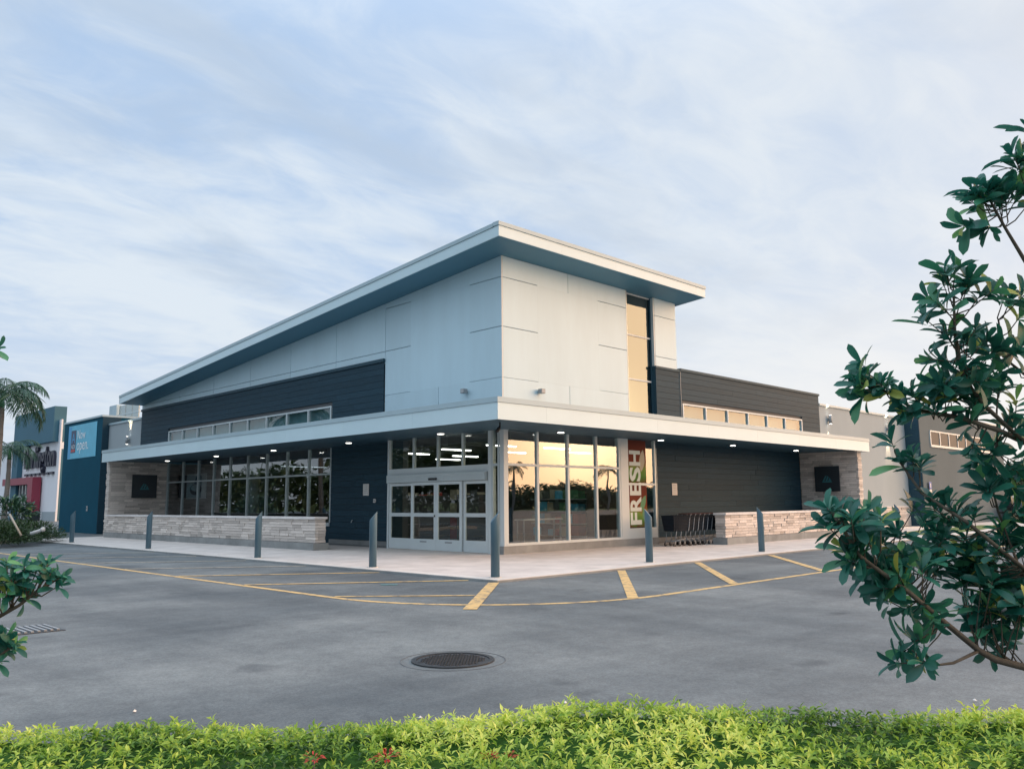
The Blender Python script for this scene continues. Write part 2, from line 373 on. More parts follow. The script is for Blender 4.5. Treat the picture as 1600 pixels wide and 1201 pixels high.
def text(name, body, X, Y, origin, w_, h_, depth, mt, parent, spacing=1.0, bold=0.0):
    """letters: X reading direction, Y up direction, fitted to w_ x h_ with the lower left corner at origin"""
    cu = bpy.data.curves.new(name, 'FONT'); cu.body = body; cu.size = 1; cu.extrude = 0.01; cu.space_character = spacing; cu.resolution_u = 3; cu.offset = bold
    o = bpy.data.objects.new('tmp', cu); COL.objects.link(o); bpy.context.view_layer.update()
    me = bpy.data.meshes.new_from_object(o.evaluated_get(bpy.context.evaluated_depsgraph_get()))
    bpy.data.objects.remove(o)
    vs = np.array([v.co[:] for v in me.vertices]); mn, mxx = vs.min(0), vs.max(0)
    sx, sy = w_/(mxx[0]-mn[0]), h_/(mxx[1]-mn[1]); X, Y = Vector(X), Vector(Y); Z = X.cross(Y)
    pv = [Vector(origin) + X*((v[0]-mn[0])*sx) + Y*((v[1]-mn[1])*sy) + Z*(depth*(v[2]-mn[2])/max(1e-6, mxx[2]-mn[2])) for v in vs]
    fs = [tuple(p.vertices) for p in me.polygons]
    bpy.data.meshes.remove(me)
    return mesh(name, pv, fs, mt, parent)

# ------------------------------------------------------------------ ground, paving
G = -0.05    # asphalt level; pavement top is 0
g = struct(mesh('ground', [(-900, -900, G-0.02), (900, -900, G-0.02), (900, 900, G-0.02), (-900, 900, G-0.02)], [(0, 1, 2, 3)], 'grass'))
av = [(-80, -80, G), (140, -80, G), (140, 140, G), (-80, 140, G)]
asp = struct(mesh('parking_lot', av, [(0, 1, 2, 3)], 'asphalt'))
# painted lines, each a strip 4 mm above the asphalt
def strip(pts, wd, mt='yellow_paint', name='painted_line', z=G+0.004):
    pts = [Vector((p[0], p[1], 0)) for p in pts]; v, f = [], []
    for i, p in enumerate(pts):
        d = (pts[min(i+1, len(pts)-1)] - pts[max(i-1, 0)]).normalized(); n = Vector((-d.y, d.x, 0))*wd/2
        v += [(p.x+n.x, p.y+n.y, z), (p.x-n.x, p.y-n.y, z)]
    for i in range(len(pts)-1): f.append((2*i, 2*i+1, 2*i+3, 2*i+2))
    return mesh(name, v, f, mt, asp)
XL, YR, RC = -8.78, -8.86, 3.6
arc = [(XL, 34), (XL, 20), (XL, 8), (XL, YR+RC)]
for k in range(1, 13):
    a = R_(180 + 90*k/12); arc.append((XL+RC+RC*math.cos(a), YR+RC+RC*math.sin(a)))
arc += [(2, YR), (14, YR), (30, YR)]
strip(arc, 0.13)
z2 = G+0.008
strip([(-5.44, -5.34), (-8.36, -7.92)], 0.20, z=z2)
for x0 in (-1.75, 1.2, 4.75, 8.3, 11.9):
    strip([(x0, -5.43), (x0-4.05, -8.80)], 0.17, z=z2)
strip([(-8.70, -5.08), (-7.12, -6.66)], 0.11, z=z2)
for y0 in (-2.1, 0.75, 3.7, 6.7, 9.7, 12.7):
    strip([(XL+0.06, y0), (-5.45, y0-2.55)], 0.13, 'yellow_paint' if y0 < 2 else 'faded_paint', z=z2)
strip([(-7.05, -4.05), (-6.85, -4.28)], 0.10, 'teal_paint', 'paint_blotch', z=z2)
# sidewalk: an L of slabs round the shop corner
walk = struct(mesh('sidewalk', [(-5.4, -5.4, G+0.001), (24, -5.4, G+0.001), (24, 0.6, G+0.001), (0.6, 0.6, G+0.001), (0.6, 25.0, G+0.001), (-5.4, 25.0, G+0.001),
              (-5.4, -5.4, -0.012), (24, -5.4, -0.012), (24, 0.6, -0.012), (0.6, 0.6, -0.012), (0.6, 25.0, -0.012), (-5.4, 25.0, -0.012)],
              [(6, 7, 8, 9, 10, 11)] + [(i, (i+1) % 6, 6+(i+1) % 6, 6+i) for i in range(6)], 'base_concrete'))
def slab(x0, y0, x1, y1, mt='concrete', name='concrete_slab'):
    e = 0.004; box(name, (x0+e, y0+e, G+0.002), (x1-e, y1-e, 0), mt, walk)
cw = 0.30
for i in range(13):   # the flush curb band
    slab(-5.4, -5.4+cw+i*2.33, -5.4+cw, -5.4+cw+(i+1)*2.33, 'curb', 'curb_stone')
for i in range(12):
    slab(-5.4+i*2.4, -5.4, -5.4+(i+1)*2.4, -5.4+cw, 'curb', 'curb_stone')
e0 = -5.4+cw
for i in range(10):
    for j in range(2): slab(e0+j*2.85, e0+i*3.0, e0+(j+1)*2.85, e0+(i+1)*3.0)
for i in range(8):
    for j in range(2): slab(e0+5.7+i*2.93, e0+j*2.85, e0+5.7+(i+1)*2.93, e0+(j+1)*2.85)
# the low strip along the far right: lawn and far walk
lawn = struct(mesh('lawn_strip', [(18.8, -4.6, 0.0), (24.4, -4.7, 0.0), (33, -3.6, 0.0), (33, -2.4, 0.0), (24.2, -2.5, 0.0), (18.9, -3.1, 0.0)], [(0, 1, 2, 3, 4, 5)], 'grass'))
lawn.location.z = 0.012
w2 = struct(box('far_walk', (24.05, -5.4, G-0.01), (46, 0.6, 0.004), 'concrete'))

# ------------------------------------------------------------------ the shop
shop = thing('store_building', (0, 0, 0), 'white panelled supermarket with rising overhanging roof, dark cladding and wrap-around canopy', 'building')
SLP = 0.0806
def zsof(y): return 8.483 - SLP*y
# structural cores
v = [(0.06, 0.34, 0), (8.7, 0.34, 0), (8.7, 25.85, 0), (0.06, 25.85, 0)]
# upper core (above the interior ceiling)
def prism_core(name, x0, x1, y0, y1, z0, mt, dz=0.05):
    vv = [(x0, y0, z0), (x1, y0, z0), (x1, y1, z0), (x0, y1, z0),
          (x0, y0, zsof(y0)+dz), (x1, y0, zsof(y0)+dz), (x1, y1, zsof(y1)+dz), (x0, y1, zsof(y1)+dz)]
    return mesh(name, vv, BF, mt, shop)
prism_core('tower_core', 0.06, 5.86, 0.06, 5.6, 3.62, 'backing')
prism_core('tower_core', 7.46, 8.72, 0.06, 5.6, 3.62, 'backing')
prism_core('tower_core', 5.86, 7.46, 0.62, 5.6, 3.62, 'backing')
prism_core('tower_core', 0.36, 8.70, 5.6, 25.85, 3.62, 'backing')
prism_core('wall_core', 0.06, 0.36, 5.6, 25.85, 4.90, 'backing')
# white panels of the right face (plane y = 0) and of the left face (plane x = 0)
GP = 0.010; BT = 0.0006
def panelR(x0, x1, z0, z1, gl=1, gr=1, gb=1, gt=1):
    q = lambda k: GP if k else BT
    box('wall_panel', (x0+q(gl), 0.0, z0+q(gb)), (x1-q(gr), 0.055, z1-q(gt)), 'panel', shop)
def panelL(y0, y1, z0, z1, g0=1, g1=1, gb=1, gt=1, slope=False):
    q = lambda k: GP if k else BT
    a, b = y0+q(g0), y1-q(g1); za, zb = (zsof(a), zsof(b)) if slope else (z1-q(gt), z1-q(gt))
    zl = z0+q(gb)
    vv = [(0, a, zl), (0.055, a, zl), (0.055, b, zl), (0, b, zl), (0, a, za), (0.055, a, za), (0.055, b, zb), (0, b, zb)]
    mesh('wall_panel', vv, BF, 'panel', shop)
Z1, Z2, Z3, ZT = 4.93, 6.41, 7.86, 8.483
Zc = 3.90
panelR(0.056, 2.9, Zc, Z1, 0, 1, 0, 0); panelR(2.9, 5.85, Zc, Z1, 1, 1, 0, 0)
for a, b in ((Z1, Z2), (Z2, Z3)):
    panelR(0.056, 1.5, a, b, 0, 0, 1, 1); panelR(4.35, 5.85, a, b, 0, 1, 1, 1)
panelR(1.5, 4.35, Z1, Z3, 0, 0, 0, 0)
panelR(0.056, 1.5, Z3, ZT, 0, 0, 1, 0); panelR(1.5, 2.9, Z3, ZT, 0, 1, 0, 0); panelR(2.9, 4.35, Z3, ZT, 1, 0, 0, 0); panelR(4.35, 5.85, Z3, ZT, 0, 1, 1, 0)
panelR(7.46, 8.75, 5.5, Z2, 1, 0, 0, 1); panelR(7.46, 8.75, Z2, Z3, 1, 0, 1, 1); panelR(7.46, 8.75, Z3, ZT, 1, 0, 1, 0)
panelL(0, 2.8, Zc, Z1, 0, 1, 0, 0); panelL(2.8, 5.55, Zc, Z1, 1, 1, 0, 0)
for a, b in ((Z1, Z2), (Z2, Z3)):
    panelL(0, 1.36, a, b, 0, 0, 1, 1); panelL(4.2, 5.55, a, b, 0, 1, 1, 1)
panelL(1.36, 4.2, Z1, Z3, 0, 0, 0, 0)
panelL(0, 1.36, Z3, 9, 0, 0, 1, 0, True); panelL(1.36, 4.2, Z3, 9, 0, 0, 0, 0, True); panelL(4.2, 5.55, Z3, 9, 0, 1, 1, 0, True)
ys = [5.55, 8.49, 11.62, 14.8, 18.1, 21.6, 25.9]
for a, b in zip(ys[:-1], ys[1:]):
    panelL(a, b, 6.0, Z2, 1, 1, 0, 1); panelL(a, b, Z2, 9, 1, 1, 1, 0, True)
box('corner_trim', (-0.004, -0.004, Zc), (0.05, -0.0005, ZT-0.01), 'aluminium_light', shop)
box('end_wall', (0.0, 25.905, 3.9), (8.7, 26.0, 6.38), 'panel', shop)
# tall tower window in its recess
tw = box('tower_window', (5.88, 0.20, 3.9), (7.44, 0.23, 8.48), 'aluminium', shop)
box('jamb', (7.40, 0.004, 5.98), (7.455, 0.198, 8.48), 'aluminium_light', tw)
box('jamb', (7.40, -0.02, 3.9), (7.455, 0.198, 5.975), 'cladding_trim', tw)
box('jamb', (5.855, 0.004, 3.9), (5.90, 0.198, 8.48), 'aluminium', tw)
zz = [3.9, 5.50, 7.02, 8.44]
for a, b in zip(zz[:-1], zz[1:]):
    box('glass_pane', (5.91, 0.155, a+0.02), (7.355, 0.165, b-0.02), 'tower_glass', tw)
for zq in (5.50, 7.02, 8.44): box('transom', (5.90, 0.13, zq-0.025), (7.355, 0.185, zq+0.025), 'aluminium_light', tw)
box('mullion', (7.357, 0.11, 3.9), (7.395, 0.192, 8.46), 'cladding_trim', tw)
# dark cladding, laid in boards
def boards(parent, face, u0, u1, z0, z1, lens, h=0.205, holes=(), plane=0.0, th=0.03):
    nrow = max(1, round((z1-z0)/h)); hh = (z1-z0)/nrow
    for r in range(nrow):
        za, zb = z0+r*hh+0.004, z0+(r+1)*hh-0.004
        spans = [(u0, u1)]
        for (a, b, c, d) in holes:
            if za < d-0.01 and zb > c+0.01:
                ns = []
                for s in spans:
                    if b <= s[0] or a >= s[1]: ns.append(s)
                    else:
                        if a > s[0]: ns.append((s[0], a))
                        if b < s[1]: ns.append((b, s[1]))
                spans = ns
        for (p, q) in spans:
            u = p; first = True
            while u < q-1e-6:
                l = lens*(0.4+0.6*random.random()) if first else lens; first = False
                e = min(q, u+l)
                if q-e < 0.4: e = q
                j = random.uniform(0, 0.0025)
                if face == 'R': box('cladding_board', (u+0.002, plane-j, za), (e-0.002, plane+th, zb), 'cladding', parent)
                else: box('cladding_board', (plane-j, u+0.002, za), (plane+th, e-0.002, zb), 'cladding', parent)
                u = e
dr = box('dark_wing_upper', (7.46, 0.02, 4.9), (19.80, 0.30, 6.02), 'backing', shop)
box('wall_core', (7.46, 0.02, 3.9), (8.92, 0.30, 4.899), 'backing', dr); box('wall_core', (18.13, 0.02, 3.9), (19.80, 0.30, 4.899), 'backing', dr)
boards(dr, 'R', 7.40, 8.86, 3.95, 5.98, 3, plane=-0.03)
boards(dr, 'R', 8.88, 19.82, 3.95, 6.03, 3.6, holes=[(8.93, 18.12, 3.9, 4.88)], plane=-0.035)
box('coping', (7.38, -0.06, 5.98), (8.86, 0.32, 6.06), 'cladding_trim', dr); box('coping', (8.86, -0.075, 6.03), (19.86, 0.32, 6.12), 'cladding_trim', dr)
box('joint_trim', (8.858, -0.05, 3.95), (8.882, 0.0, 6.03), 'lamp_housing', dr)
dl = box('dark_wing_upper', (0.02, 5.56, 4.9), (0.055, 25.88, 6.10), 'backing', shop)
boards(dl, 'L', 5.57, 25.90, 3.95, 6.06, 4.2, holes=[(8.62, 22.58, 3.9, 4.88)], plane=-0.035)
box('coping', (-0.085, 5.55, 6.06), (0.0, 25.92, 6.17), 'cladding_trim', dl)
box('wall_core', (0.02, 5.56, 3.9), (0.055, 8.6, 4.9), 'backing', dl); box('wall_core', (0.02, 22.6, 3.9), (0.055, 25.88, 4.9), 'backing', dl)
# clerestories: frame, mullions, panes, pale blind behind
def clerestory(face, ticks, z0, z1, plane):
    if face == 'R': bx = lambda n, u0, u1, p0, p1, a, b, mt, par: box(n, (u0, p0, a), (u1, p1, b), mt, par)
    else: bx = lambda n, u0, u1, p0, p1, a, b, mt, par: box(n, (p0, u0, a), (p1, u1, b), mt, par)
    wn = bx('clerestory_window', ticks[0], ticks[-1], plane+0.20, plane+0.22, z0, z1, 'frost', shop)
    bx('head_frame', ticks[0], ticks[-1], plane-0.02, plane+0.10, z1-0.06, z1, 'aluminium_light', wn)
    bx('sill', ticks[0], ticks[-1], plane-0.02, plane+0.10, z0, z0+0.05, 'aluminium_light', wn)
    for i, tk in enumerate(ticks):
        c = min(max(tk, ticks[0]+0.035), ticks[-1]-0.035)
        bx('mullion', c-0.035, c+0.035, plane-0.024, plane+0.10, z0+0.05, z1-0.06, 'aluminium_light', wn)
    for a, b in zip(ticks[:-1], ticks[1:]):
        bx('glass_pane', a+0.036, b-0.036, plane+0.035, plane+0.043, z0+0.05, z1-0.06, 'door_glass', wn)
clerestory('L', [8.66+i*(22.54-8.66)/9 for i in range(10)], 3.92, 4.87, -0.03)
clerestory('R', [8.95+i*(18.10-8.95)/6 for i in range(7)], 3.92, 4.87, -0.03)
# main roof
ZR, RX0, RX1, RY0, RY1, TH = 8.98, -1.135, 9.08, -1.08, 26.0, 0.41
def zr(y): return ZR - SLP*(y-RY0)
def slope_box(name, x0, x1, y0, y1, dz0, dz1, mt, parent):
    vv = [(x0, y0, zr(y0)+dz0), (x1, y0, zr(y0)+dz0), (x1, y1, zr(y1)+dz0), (x0, y1, zr(y1)+dz0),
          (x0, y0, zr(y0)+dz1), (x1, y0, zr(y0)+dz1), (x1, y1, zr(y1)+dz1), (x0, y1, zr(y1)+dz1)]
    return mesh(name, vv, BF, mt, parent)
roof = slope_box('roof', RX0+0.03, RX1-0.03, RY0+0.03, RY1-0.03, -TH+0.03, -0.02, 'soffit', shop)
nseg = 9
for i in range(nseg):
    a = RY0+(RY1-RY0)*i/nseg; b = RY0+(RY1-RY0)*(i+1)/nseg
    slope_box('fascia_panel', RX0, RX0+0.028, a+(0.029 if i == 0 else 0.002), b-0.002, -TH, -0.115, 'fascia', roof)
for i in range(4):
    a = RX0+(RX1-RX0)*i/4; b = RX0+(RX1-RX0)*(i+1)/4
    box('fascia_panel', (a+0.001, RY0, ZR-TH), (b-0.001, RY0+0.028, ZR-0.115), 'fascia', roof)
slope_box('coping', RX0-0.025, RX0+0.25, RY0+0.22, RY1, -0.11, 0.0, 'coping', roof)
box('coping', (RX0-0.025, RY0-0.025, ZR-0.11), (RX1+0.02, RY0+0.21, ZR), 'coping', roof)
slope_box('fascia_panel', RX1-0.028, RX1, RY0+0.03, RY1, -TH, -0.115, 'fascia', roof)
slope_box('fascia_panel', RX0, RX1, RY1-0.028, RY1, -TH, -0.115, 'fascia', roof)
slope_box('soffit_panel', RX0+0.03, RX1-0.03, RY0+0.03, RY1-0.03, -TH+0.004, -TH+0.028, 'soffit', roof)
# canopy
CZ0, CZ1, CX, CY, CYE, CXE = 3.412, 3.965, -2.38, -2.29, 24.25, 19.5
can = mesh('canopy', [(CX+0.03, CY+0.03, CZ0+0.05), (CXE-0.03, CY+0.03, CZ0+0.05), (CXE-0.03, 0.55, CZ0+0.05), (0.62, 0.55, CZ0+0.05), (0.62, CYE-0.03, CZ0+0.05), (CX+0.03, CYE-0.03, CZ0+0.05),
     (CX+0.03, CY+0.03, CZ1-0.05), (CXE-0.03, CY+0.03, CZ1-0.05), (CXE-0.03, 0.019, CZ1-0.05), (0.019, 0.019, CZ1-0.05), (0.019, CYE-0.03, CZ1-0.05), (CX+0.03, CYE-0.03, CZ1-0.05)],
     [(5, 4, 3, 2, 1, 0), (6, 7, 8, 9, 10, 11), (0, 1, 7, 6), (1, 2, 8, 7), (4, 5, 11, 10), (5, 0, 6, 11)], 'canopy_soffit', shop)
n = 8
for i in range(n):
    a = CY+(CYE-CY)*i/n; b = CY+(CYE-CY)*(i+1)/n
    box('fascia_panel', (CX, a+(0.029 if i == 0 else 0.002), CZ0), (CX+0.028, b-0.002, CZ1-0.135), 'fascia', can)
xs_ = [CX, -0.65, 1.55, 4.2, 7.0, 10.1, 13.2, 16.3, CXE]
for a, b in zip(xs_[:-1], xs_[1:]):
    box('fascia_panel', (a+0.0015, CY, CZ0), (b-0.0015, CY+0.028, CZ1-0.135), 'fascia', can)
box('fascia_panel', (CXE-0.028, CY+0.03, CZ0), (CXE, 0.5, CZ1-0.135), 'fascia', can)
box('fascia_panel', (CX+0.03, CYE-0.028, CZ0), (0.5, CYE, CZ1-0.135), 'fascia', can)
box('coping', (CX-0.02, CY+0.262, CZ1-0.13), (CX+0.24, CYE+0.02, CZ1), 'coping', can)
box('coping', (CX-0.02, CY-0.02, CZ1-0.13), (CXE+0.02, CY+0.26, CZ1), 'coping', can)
# soffit sheets with joints
k = CY+0.03
for i in range(9):
    a = CY+0.032+(CYE-CY-0.06)*i/9; b = CY+0.032+(CYE-CY-0.06)*(i+1)/9
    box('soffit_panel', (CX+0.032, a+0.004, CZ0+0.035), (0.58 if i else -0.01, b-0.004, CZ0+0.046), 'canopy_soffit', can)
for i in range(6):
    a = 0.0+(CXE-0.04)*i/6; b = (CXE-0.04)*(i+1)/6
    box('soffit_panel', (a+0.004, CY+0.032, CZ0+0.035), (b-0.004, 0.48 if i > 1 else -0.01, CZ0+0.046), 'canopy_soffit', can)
LIGHTS = [(-0.45, 21.55), (-0.42, 16.7), (-0.42, 11.97), (-0.5, 6.85), (-0.5, 2.09), (1.92, -0.48), (6.89, -0.5), (11.31, -0.6), (16.33, -0.57)]
for (x, y) in LIGHTS:
    d = disc('downlight', (x, y, CZ0+0.012), 0.135, 0.02, 'lamp_housing', can)
    # the lens
    box_r = 0.095
    tube('lens', [(x, y, CZ0+0.004), (x, y, CZ0+0.011)], box_r, 'lamp_disc', can, 20, False)
# lower dark walls of the wings, set back under the canopy
lw = box('dark_wall_lower', (0.64, 5.42, 0.16), (0.9, 9.62, 3.46), 'backing', shop); boards(lw, 'L', 5.36, 9.62, 0.17, 3.45, 4.4, plane=0.60)
box('wall_base', (0.575, 5.40, 0.0), (0.9, 9.62, 0.165), 'base_concrete', lw)
box('return_wall', (0.02, 5.345, 0.0), (0.60, 5.395, 3.45), 'cladding', lw)
rw = box('dark_wall_lower', (7.40, 0.54, 0.16), (19.0, 0.8, 3.46), 'backing', shop); boards(rw, 'R', 7.30, 18.72, 0.17, 3.45, 3.9, plane=0.50)
box('wall_base', (7.3, 0.475, 0.0), (18.7, 0.8, 0.165), 'base_concrete', rw)
box('return_wall', (7.245, 0.0, 0.0), (7.295, 0.50, 3.45), 'cladding', rw)
box('corner_flashing', (7.296, -0.004, 0.2), (7.312, 0.0, 3.2), 'aluminium', rw)
# left shop window
lg = box('left_window_sill', (0.56, 9.62, 0.62), (0.80, 24.0, 0.74), 'aluminium_light', shop)
box('sill_wall', (0.60, 9.62, 0.0), (0.80, 24.0, 0.62), 'cladding', lg)
tk = [9.61, 11.14, 12.74, 14.34, 15.93, 17.5, 19.05, 20.61, 22.26, 23.98]
for t_ in tk: box('mullion', (0.58, t_-0.035, 0.74), (0.70, t_+0.035, 3.45), 'aluminium', lg)
for a, b in zip(tk[:-1], tk[1:]):
    box('transom', (0.585, a+0.035, 2.47), (0.70, b-0.035, 2.53), 'aluminium', lg)
    box('glass_pane', (0.63, a+0.036, 0.74), (0.638, b-0.036, 2.47), 'glass', lg)
    box('glass_pane', (0.63, a+0.036, 2.53), (0.638, b-0.036, 3.45), 'glass', lg)
# right shop window at the corner and the poster window
rg = box('corner_window_base', (0.0, -0.05, 0.0), (7.24, 0.20, 0.22), 'base_concrete', shop)
box('sill', (0.10, -0.06, 0.22), (5.30, 0.12, 0.29), 'aluminium_light', rg)
tk = [0.16, 1.42, 2.76, 4.10, 5.26]
for i, t_ in enumerate(tk): box('mullion', (t_-0.04, -0.02, 0.29), (t_+0.04, 0.10, 3.45), 'aluminium_light', rg)
for a, b in zip(tk[:-1], tk[1:]):
    box('transom', (a+0.04, -0.015, 2.44), (b-0.04, 0.095, 2.51), 'aluminium_light', rg)
    box('glass_pane', (a+0.041, 0.03, 0.29), (b-0.041, 0.038, 2.44), 'glass', rg)
    box('glass_pane', (a+0.041, 0.03, 2.51), (b-0.041, 0.038, 3.45), 'glass', rg)
box('column_cover', (5.30, -0.03, 0.22), (5.70, 0.2, 3.45), 'aluminium_light', rg)
box('poster_window_base', (5.70, -0.02, 0.22), (7.24, 0.12, 0.55), 'aluminium_light', rg)
box('mullion', (7.17, -0.02, 0.55), (7.24, 0.10, 3.45), 'aluminium', rg)
box('transom', (5.70, -0.015, 1.94), (7.17, 0.095, 2.01), 'aluminium_light', rg)
for a, b in ((0.55, 1.94), (2.01, 3.45)): box('glass_pane', (5.70, 0.03, a), (7.17, 0.038, b), 'glass', rg)
# entrance on the left face: corner post, sidelight, transom lights, header, four sliding leaves
en = box('entrance_post', (0.0, -0.05, 0.22), (0.12, 0.118, 3.45), 'aluminium_light', shop)
box('post_base', (-0.03, -0.055, 0.0), (-0.0005, 0.40, 0.22), 'base_concrete', en)
box('mullion', (-0.02, 0.12, 0.22), (-0.0008, 0.19, 3.45), 'aluminium', en)
box('mullion', (0.0, 0.40, 0.0), (0.12, 0.47, 3.45), 'aluminium', en)
box('glass_pane', (0.05, 0.19, 0.25), (0.058, 0.40, 2.44), 'door_glass', en); box('glass_pane', (0.05, 0.19, 2.51), (0.058, 0.40, 3.45), 'door_glass', en)
box('transom', (0.0, 0.19, 2.44), (0.10, 0.40, 2.51), 'aluminium', en); box('sill', (0.0, 0.19, 0.0), (0.1, 0.40, 0.25), 'aluminium', en)
box('mullion', (-0.01, 0.47, 0.0), (0.12, 0.585, 3.45), 'aluminium_light', en)
box('mullion', (-0.01, 5.26, 0.0), (0.12, 5.34, 3.45), 'aluminium_light', en)
box('header_beam', (-0.02, 0.585, 2.30), (0.14, 5.26, 2.50), 'aluminium_light', en)
hb = box('door_operator', (-0.12, 0.62, 2.06), (0.12, 5.24, 2.298), 'aluminium', en)
box('motion_sensor', (-0.16, 2.72, 2.10), (-0.122, 3.08, 2.165), 'black', en)
tk = [0.585, 1.64, 2.66, 3.72, 5.26]; tk = [0.585, 1.70, 2.84, 4.02, 5.26]
for t_ in tk[1:-1]: box('mullion', (0.0, t_-0.035, 2.50), (0.10, t_+0.035, 3.45), 'aluminium', en)
for a, b in zip(tk[:-1], tk[1:]):
    box('glass_pane', (0.045, a+0.03, 2.50), (0.053, b-0.03, 3.45), 'door_glass', en)
leaf = [0.60, 1.66, 2.83, 4.02, 5.24]
for i, (a, b) in enumerate(zip(leaf[:-1], leaf[1:])):
    xo = -0.06 if i in (1, 2) else 0.0
    st = 0.10
    dlf = box('sliding_door', (xo, a+0.004, 0.012), (xo+0.045, b-0.004, 0.34), 'aluminium_light', shop)
    box('stile', (xo, a+0.004, 0.342), (xo+0.045, a+st, 2.05), 'aluminium_light', dlf); box('stile', (xo, b-st, 0.342), (xo+0.045, b-0.004, 2.05), 'aluminium_light', dlf)
    box('rail', (xo, a+st, 1.96), (xo+0.045, b-st, 2.05), 'aluminium_light', dlf); box('rail', (xo, a+st, 1.01), (xo+0.045, b-st, 1.12), 'aluminium_light', dlf)
    box('glass_pane', (xo+0.02, a+st, 0.342), (xo+0.026, b-st, 1.01), 'door_glass', dlf)
    box('glass_pane', (xo+0.02, a+st, 1.12), (xo+0.026, b-st, 1.96), 'door_glass', dlf)
    if i in (1, 2): box('badge', (xo-0.004, (a+b)/2-0.16, 0.24), (xo-0.0005, (a+b)/2+0.16, 0.285), 'lamp_housing', dlf)
    if i == 2: box('lock', (xo-0.02, a+0.03, 1.0), (xo-0.0005, a+0.07, 1.06), 'black', dlf)
# stone piers that close the arcade at both ends
def stone_mesh(seed):
    r = random.Random(seed); bm = bmesh.new(); bmesh.ops.create_cube(bm, size=1)
    for vv in bm.verts: vv.co += Vector((r.uniform(-.03, .03), r.uniform(-.02, .02), r.uniform(-.05, .05)))
    bmesh.ops.bevel(bm, geom=bm.edges[:], offset=0.05, segments=1, affect='EDGES', clamp_overlap=True)
    me = bpy.data.meshes.new('stone'); bm.to_mesh(me); bm.free(); me.materials.append(MATS['stone']); return me
STONES = [stone_mesh(i) for i in range(8)]
def lay_stones(parent, face, plane, u0, u1, z0, z1, h, l0, l1, out=-1, dep=0.09):
    """courses of ledge stone on a face; face 'x': the plane is x=plane (u runs along y), face 'y': the plane is y=plane"""
    off = OFF[parent.name]; nrow = round((z1-z0)/h); hh = (z1-z0)/nrow
    for r in range(nrow):
        u = u0
        while u < u1-1e-4:
            l = random.uniform(l0, l1); e = u+l
            if u1-e < l0*0.6: e = u1
            prj = random.uniform(0.0, 0.035)
            o = bpy.data.objects.new('stone', random.choice(STONES)); link(o, parent)
            c = (u+e)/2; zc_ = z0+(r+0.5)*hh; d = dep+prj
            p = plane+out*(prj) - out*d/2
            if face == 'x': o.location = Vector((p, c, zc_))-off; o.scale = (d, (e-u)-0.008, hh-0.007)
            else:
                o.location = Vector((c, p, zc_))-off; o.scale = ((e-u)-0.008, d, hh-0.007)
            u = e
pl = box('stone_pier', (-2.03, 24.07, 0.0), (0.6, 24.40, 3.455), 'mortar', shop)
lay_stones(pl, 'y', 24.05, -2.0, 0.60, 0.95, 3.45, 0.092, 0.28, 0.75)
lay_stones(pl, 'x', -2.06, 24.02, 24.42, 0.03, 3.45, 0.092, 0.4, 0.5)
pr = box('stone_pier', (18.79, -2.03, 0.0), (19.12, 0.5, 3.455), 'mortar', shop)
lay_stones(pr, 'x', 18.77, -2.0, 0.50, 0.95, 3.45, 0.092, 0.28, 0.75)
lay_stones(pr, 'y', -2.06, 18.74, 19.14, 0.03, 3.45, 0.092, 0.4, 0.5)
# rendered rear walls either end
box('rear_wall', (0.0, 25.93, 3.9), (0.3, 30.4, 5.70), 'stucco', shop); box('rear_coping', (-0.05, 25.93, 5.70), (0.35, 30.4, 5.80), 'coping', shop)
box('rear_wall', (0.3, 24.45, 0.0), (0.5, 30.4, 3.9), 'stucco', shop)
box('penthouse_wall', (3.0, 26.05, 5.0), (3.2, 31.5, 6.55), 'burl_white', shop); box('penthouse_recess', (2.9, 31.52, 5.0), (3.2, 32.6, 6.5), 'coping', shop)
sr = box('stucco_wall', (19.84, 0.0, 1.05), (29.92, 0.3, 5.62), 'stucco', shop); box('coping', (19.88, -0.05, 5.62), (29.90, 0.35, 5.71), 'coping', sr)
box('ledge', (19.84, -0.07, 0.99), (29.9, 0.1, 1.05), 'stone_cap', sr)
wa = box('stone_wainscot', (19.84, 0.03, 0.0), (29.9, 0.3, 0.99), 'mortar', shop)
lay_stones(wa, 'y', 0.0, 22.0, 29.9, 0.03, 0.98, 0.119, 0.45, 0.8)
# grey end block
eb = box('end_block', (29.95, -0.75, -0.04), (44.5, 0.3, 5.98), 'grey_stucco', shop)
box('coping', (29.9, -0.80, 5.98), (44.55, 0.32, 6.07), 'coping', eb)
box('side_shade', (29.90, -0.745, 0.0), (29.948, 0.0, 5.97), 'cladding', eb)  # dark sheet paints in the shade on the block's side face
tk = [31.4+i*1.45 for i in range(8)]
wn = box('end_block_window', (tk[0], -0.80, 4.18), (tk[-1], -0.755, 4.30), 'aluminium_light', shop)
box('head_frame', (tk[0], -0.80, 5.0), (tk[-1], -0.752, 5.07), 'aluminium_light', wn)
for t_ in tk: box('mullion', (t_-0.05, -0.80, 4.30), (t_+0.05, -0.752, 5.0), 'aluminium_light', wn)
for a, b in zip(tk[:-1], tk[1:]): box('glass_pane', (a+0.05, -0.775, 4.30), (b-0.05, -0.757, 5.0), 'dark_pane', wn)
# roof deck over the wings (keeps the interior dark)
box('wing_roof', (0.62, 9.0, 3.9), (8.7, 25.8, 3.98), 'backing', shop)
box('wing_roof', (8.8, 0.4, 4.95), (19.8, 14, 5.05), 'backing', shop)

